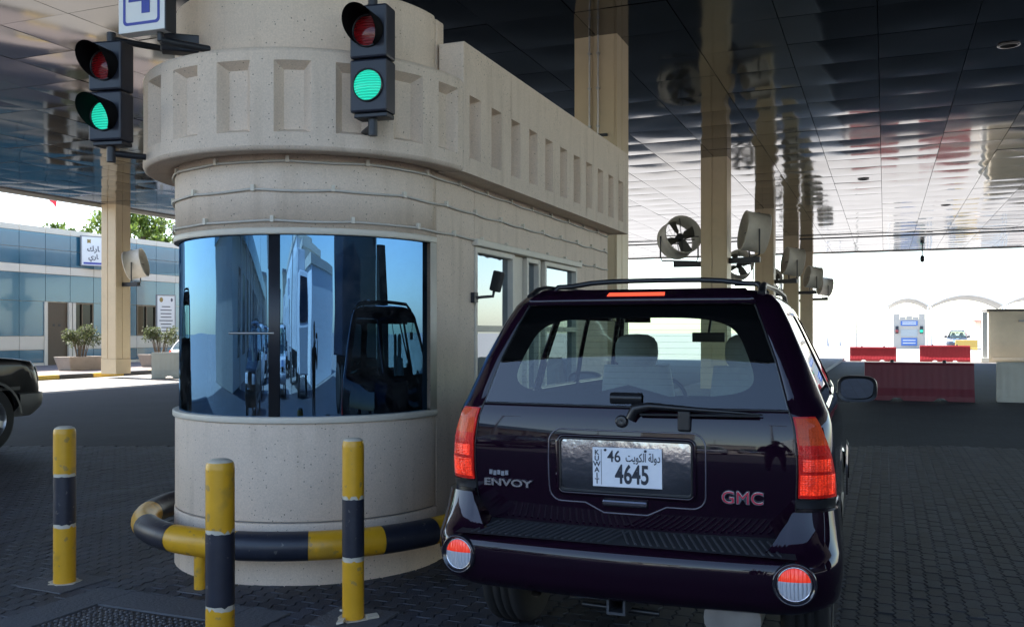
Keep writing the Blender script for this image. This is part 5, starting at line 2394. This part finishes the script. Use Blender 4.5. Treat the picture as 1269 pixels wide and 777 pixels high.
hc = thing('hanging_camera', 'small dark camera hanging from the far canopy edge', 'camera', (1.95, 56.9, CEIL_Z))
m = MB()
m.tube([(0, 0, .02), (0, 0, -.35)], .03, 8)
m.build('stem', BLACKM, hc)
m = MB()
m.lathe([(0, -.75), (.1, -.7), (.12, -.55), (.1, -.38), (0, -.34)], 14)
m.build('dome', BLACKM, hc)

# ------------------------------------------------------------------ the road behind the camera (seen only in reflections)
def truck(loc, label, L=8.0, pt=None):
    pt = pt or WHITEC
    t = thing('truck', label, 'truck', loc, 0, 'white trucks queueing behind the camera')
    m = MB()
    m.box(-1.25, 1.25, 0, L, 1.15, 3.9)
    m.build('cargo_box', pt, t, bevel=.03)
    m = MB()
    m.add([(-1.2, L + .15, .6), (1.2, L + .15, .6), (1.2, L + 2.2, .6), (-1.2, L + 2.2, .6), (-1.2, L + .15, 3.2), (1.2, L + .15, 3.2), (1.15, L + 1.6, 3.2), (-1.15, L + 1.6, 3.2), (1.2, L + 2.2, 1.8), (-1.2, L + 2.2, 1.8)],
          [(0, 1, 5, 4), (4, 5, 6, 7), (7, 6, 8, 9), (9, 8, 2, 3), (1, 2, 8, 6, 5), (0, 4, 7, 9, 3), (3, 2, 1, 0)])
    m.build('cab', pt, t, bevel=.04)
    m = MB()
    m.add([(-1.0, L + 1.68, 3.05), (1.0, L + 1.68, 3.05), (1.05, L + 2.19, 1.95), (-1.05, L + 2.19, 1.95)], [(3, 2, 1, 0)])
    m.build('windscreen', FRIT, t)
    for y in (.9, 2.0, L + 1.2):
        for s_ in (-1, 1):
            m = MB()
            m.lathe([(0, -.15), (.3, -.15), (.5, -.12), (.5, .12), (.3, .15), (0, .15)], 20, M=Matrix.Translation((s_ * 1.05, y, .5)) @ Matrix.Rotation(R(90), 4, 'Y'))
            m.build('wheel', RUBBER, t)
    m = MB()
    m.box(-.5, .5, .1, L + 2, .6, 1.12)
    m.build('chassis', BLACKM, t)


for k, (x, y) in enumerate(((3.4, -21), (3.6, -34), (3.9, -48))):
    truck((x, y, 0), ['first', 'second', 'third'][k] + ' white box truck queueing behind the camera')
truck((8.2, -4.0, 0), 'dark blue box truck added out of view at right to darken the booth glass', 8.5, mat('dark_truck_paint', (.012, .016, .03), .4, coat=.5))  # unseen truck added to darken the right part of the glass reflection
gb = thing('gate_building', 'long shaded gate building along the road behind the camera', 'building', (-16, -40, 0))
m = MB()
m.box(-10, 0, -30, 30, 0, 5.2)
m.build('wall', CRB, gb)
m = MB()
m.box(-10.3, 1.4, -30.3, 30.3, 4.6, 5.6)
m.build('roof_band', BLUE, gb)
for k in range(14):
    m = MB()
    m.box(-.05, .03, -28 + k * 4, -25.6 + k * 4, .9, 3.6)
    m.build('window', FRIT, gb)
gs = thing('gantry_sign', 'cream box sign on a gantry over the road behind the camera', 'sign', (-5.5, -32, 0))
m = MB()
m.box(-2.2, 2.2, -.4, .4, 4.6, 6.9)
m.build('box', CRB, gs, bevel=.05)
for x in (-1.3, 1.3):
    m = MB()
    m.tube([(x, 0, 0), (x, 0, 4.62)], .1, 8)
    m.build('post', STEEL, gs)

for k in range(12):
    m = MB()
    m.box(1.0, 1.35, -29 + k * 5, -28.6 + k * 5, 0, 4.58)
    m.build('pilaster', CREAM, gb)
for k, (x, y) in enumerate(((-7.6, -9), (-7.9, -15.5), (-7.7, -23), (-7.8, -31), (.9, -27.5))):
    build_suv('parked_car', ['first', 'second', 'third', 'fourth', 'fifth'][k] + ' car queueing behind the camera', (x, y, 0), 0,
              [GREYP, WHITEC, PURPLE, WHITEC, GREYP][k], detail=False, group='cars queueing behind the camera')
for k, (x, y, h_) in enumerate(((-11, -12, 7), (-11, -30, 7), (1.2, -14, 7.5), (7.5, -40, 8), (-2.5, -62, 8))):
    lp = thing('lamp_post', ['nearest', 'second', 'third', 'fourth', 'farthest'][k] + ' grey lamp post along the road behind the camera', 'lamp post', (x, y, 0), 0, 'lamp posts behind the camera')
    m = MB()
    m.tube([(0, 0, 0), (0, 0, h_)], [.09, .05], 8)
    m.build('pole', STEEL, lp)
    m = MB()
    m.box(-.12, .9, -.1, .1, h_, h_ + .12)
    m.build('lamp_head', STEEL, lp)
wh = thing('warehouse', 'white stepped warehouse beside the trucks behind the camera', 'building', (12, -34, 0))
for k, (x0, x1, y0, y1, h_) in enumerate(((-4.5, 6, -24, 2, 6.2), (-4, 6, 2.2, 11, 5.0), (-4.2, 6, 11.2, 19, 3.8))):
    m = MB()
    m.box(x0, x1, y0, y1, 0, h_)
    m.build('wall', [WHITEP, CRB, WHITEP][k], wh)
    m = MB()
    m.box(x0 - .15, x1, y0 - .1, y1 + .1, h_ + .002, h_ + .35)
    m.build('cornice', CRB, wh)
    for j in range(int((y1 - y0) / 3)):
        m = MB()
        m.box(x0 - .04, x0 + .02, y0 + .6 + 3 * j, y0 + 2.2 + 3 * j, 1.2, 2.9)
        m.build('window', FRIT, wh)
for k, (x, w_, h_) in enumerate(((-34, 12, 5), (-20, 9, 7.5), (-9, 7, 4.2), (0, 9, 6), (11, 8, 8), (23, 12, 5))):
    t = thing('row_house', ['first', 'second', 'third', 'fourth', 'fifth', 'sixth'][k] + ' low building closing the road far behind the camera', 'building', (x, -85, 0), 0, 'buildings far behind the camera')
    m = MB()
    m.box(-w_ / 2, w_ / 2, -6, 0, 0, h_)
    m.build('wall', [CRB, SAND, WHITEP][k % 3], t)
    m = MB()
    m.box(-w_ / 2 - .1, w_ / 2 + .1, -6.1, .1, h_ + .002, h_ + .3)
    m.build('parapet', KERBC, t)
    for j in range(int(w_ / 2.2)):
        m = MB()
        m.box(-w_ / 2 + .5 + j * 2.2, -w_ / 2 + 1.7 + j * 2.2, -.02, .04, 1.0, 2.4)
        m.build('window', FRIT, t)


# ------------------------------------------------------------------ the photographer, standing right behind the lens (mirrored in paint and glass)
def skinned(name, chains, m_, parent, sub=1):
    """chains: list of [(point, radius), ...]; points that coincide are welded."""
    vs, es, rs, idx = [], [], [], {}
    for ch in chains:
        prev = None
        for p, r_ in ch:
            k = tuple(round(c, 4) for c in p)
            if k not in idx:
                idx[k] = len(vs)
                vs.append(p)
                rs.append(r_)
            i = idx[k]
            if prev is not None and prev != i:
                es.append((prev, i))
            prev = i
    me = bpy.data.meshes.new(name)
    me.from_pydata(vs, es, [])
    me.materials.append(m_)
    o = link(name, me, parent)
    o.modifiers.new('skin', 'SKIN')
    for i, sv in enumerate(me.skin_vertices[0].data):
        sv.radius = rs[i] if isinstance(rs[i], tuple) else (rs[i], rs[i])
        sv.use_root = (i == 0)
    sd = o.modifiers.new('sub', 'SUBSURF')
    sd.levels = sd.render_levels = sub
    for p in me.polygons:
        p.use_smooth = True
    return o


SKIN = mat('skin', (.36, .22, .15), .5)
CLOTH = mat('dark_shirt', (.02, .022, .03), .85)
TROU = mat('dark_trousers', (.03, .03, .035), .85)
ps = thing('person', 'person in dark clothes holding up a phone behind the camera', 'person', (.02, -.52, 0))
hip = (0, 0, .95)
ch = [[(hip, (.15, .11)), ((0, 0, 1.15), (.14, .10)), ((0, .01, 1.34), (.17, .11)), ((0, .0, 1.45), (.10, .08)), ((0, .01, 1.52), .055), ((0, .02, 1.58), .06), ((0, .03, 1.66), (.075, .09)), ((0, .02, 1.73), (.06, .07))]]
for s_ in (-1, 1):
    ch.append([(hip, (.15, .11)), ((s_ * .10, 0, .88), .095), ((s_ * .12, .02, .5), .065), ((s_ * .13, 0, .1), .045), ((s_ * .14, .14, .03), .035)])
    ch.append([((0, .01, 1.34), (.17, .11)), ((s_ * .19, 0, 1.40), .062), ((s_ * .25, .12, 1.17), .047), ((s_ * .12, .35, 1.48), .035), ((s_ * .085, .385, 1.56), .030)])
bd = skinned('body', ch, CLOTH, ps, 2)
hd_ = MB()
Mh = Matrix.Translation((0, .025, 1.665)) @ Matrix.Diagonal((.078, .098, .118, 1))
hd_.lathe([(math.cos(R(b)), math.sin(R(b))) for b in lin(-90, 90, 15)], 20, M=Mh)
hd_.build('head', SKIN, ps)
hr = MB()
Mh = Matrix.Translation((0, .012, 1.675)) @ Matrix.Diagonal((.084, .100, .122, 1))
hr.lathe([(math.cos(R(b)), math.sin(R(b))) for b in lin(5, 90, 9)], 20, M=Mh)
hr.build('hair', mat('hair', (.012, .01, .009), .6), ps)
for s_ in (-1, 1):
    base = (s_ * .085, .385, 1.56)
    hch = [[(base, .028), ((s_ * .075, .405, 1.60), .030)]]
    for k in range(4):
        z = 1.585 + k * .017
        hch.append([((s_ * .075, .405, 1.60), .030), ((s_ * .082, .425, z), .009), ((s_ * .055, .437, z + .002), .0085), ((s_ * .030 - s_ * .004 * (k % 2), .436, z + .003), .007)])
    hch.append([((s_ * .075, .405, 1.60), .030), ((s_ * .06, .395, 1.625), .010), ((s_ * .035, .400, 1.632), .008)])
    skinned('hand', hch, SKIN, ps, 1)
ph = thing('phone', 'phone held up at the lens position by the person', 'phone', (.0, -.105, 1.61))
m = MB()
m.box(-.078, .078, -.004, .004, -.037, .037)
m.build('case', BLKPL, ph, bevel=.003)
m = MB()
m.box(-.07, .07, -.0055, -.0045, -.033, .033)
m.build('screen', FRIT, ph)
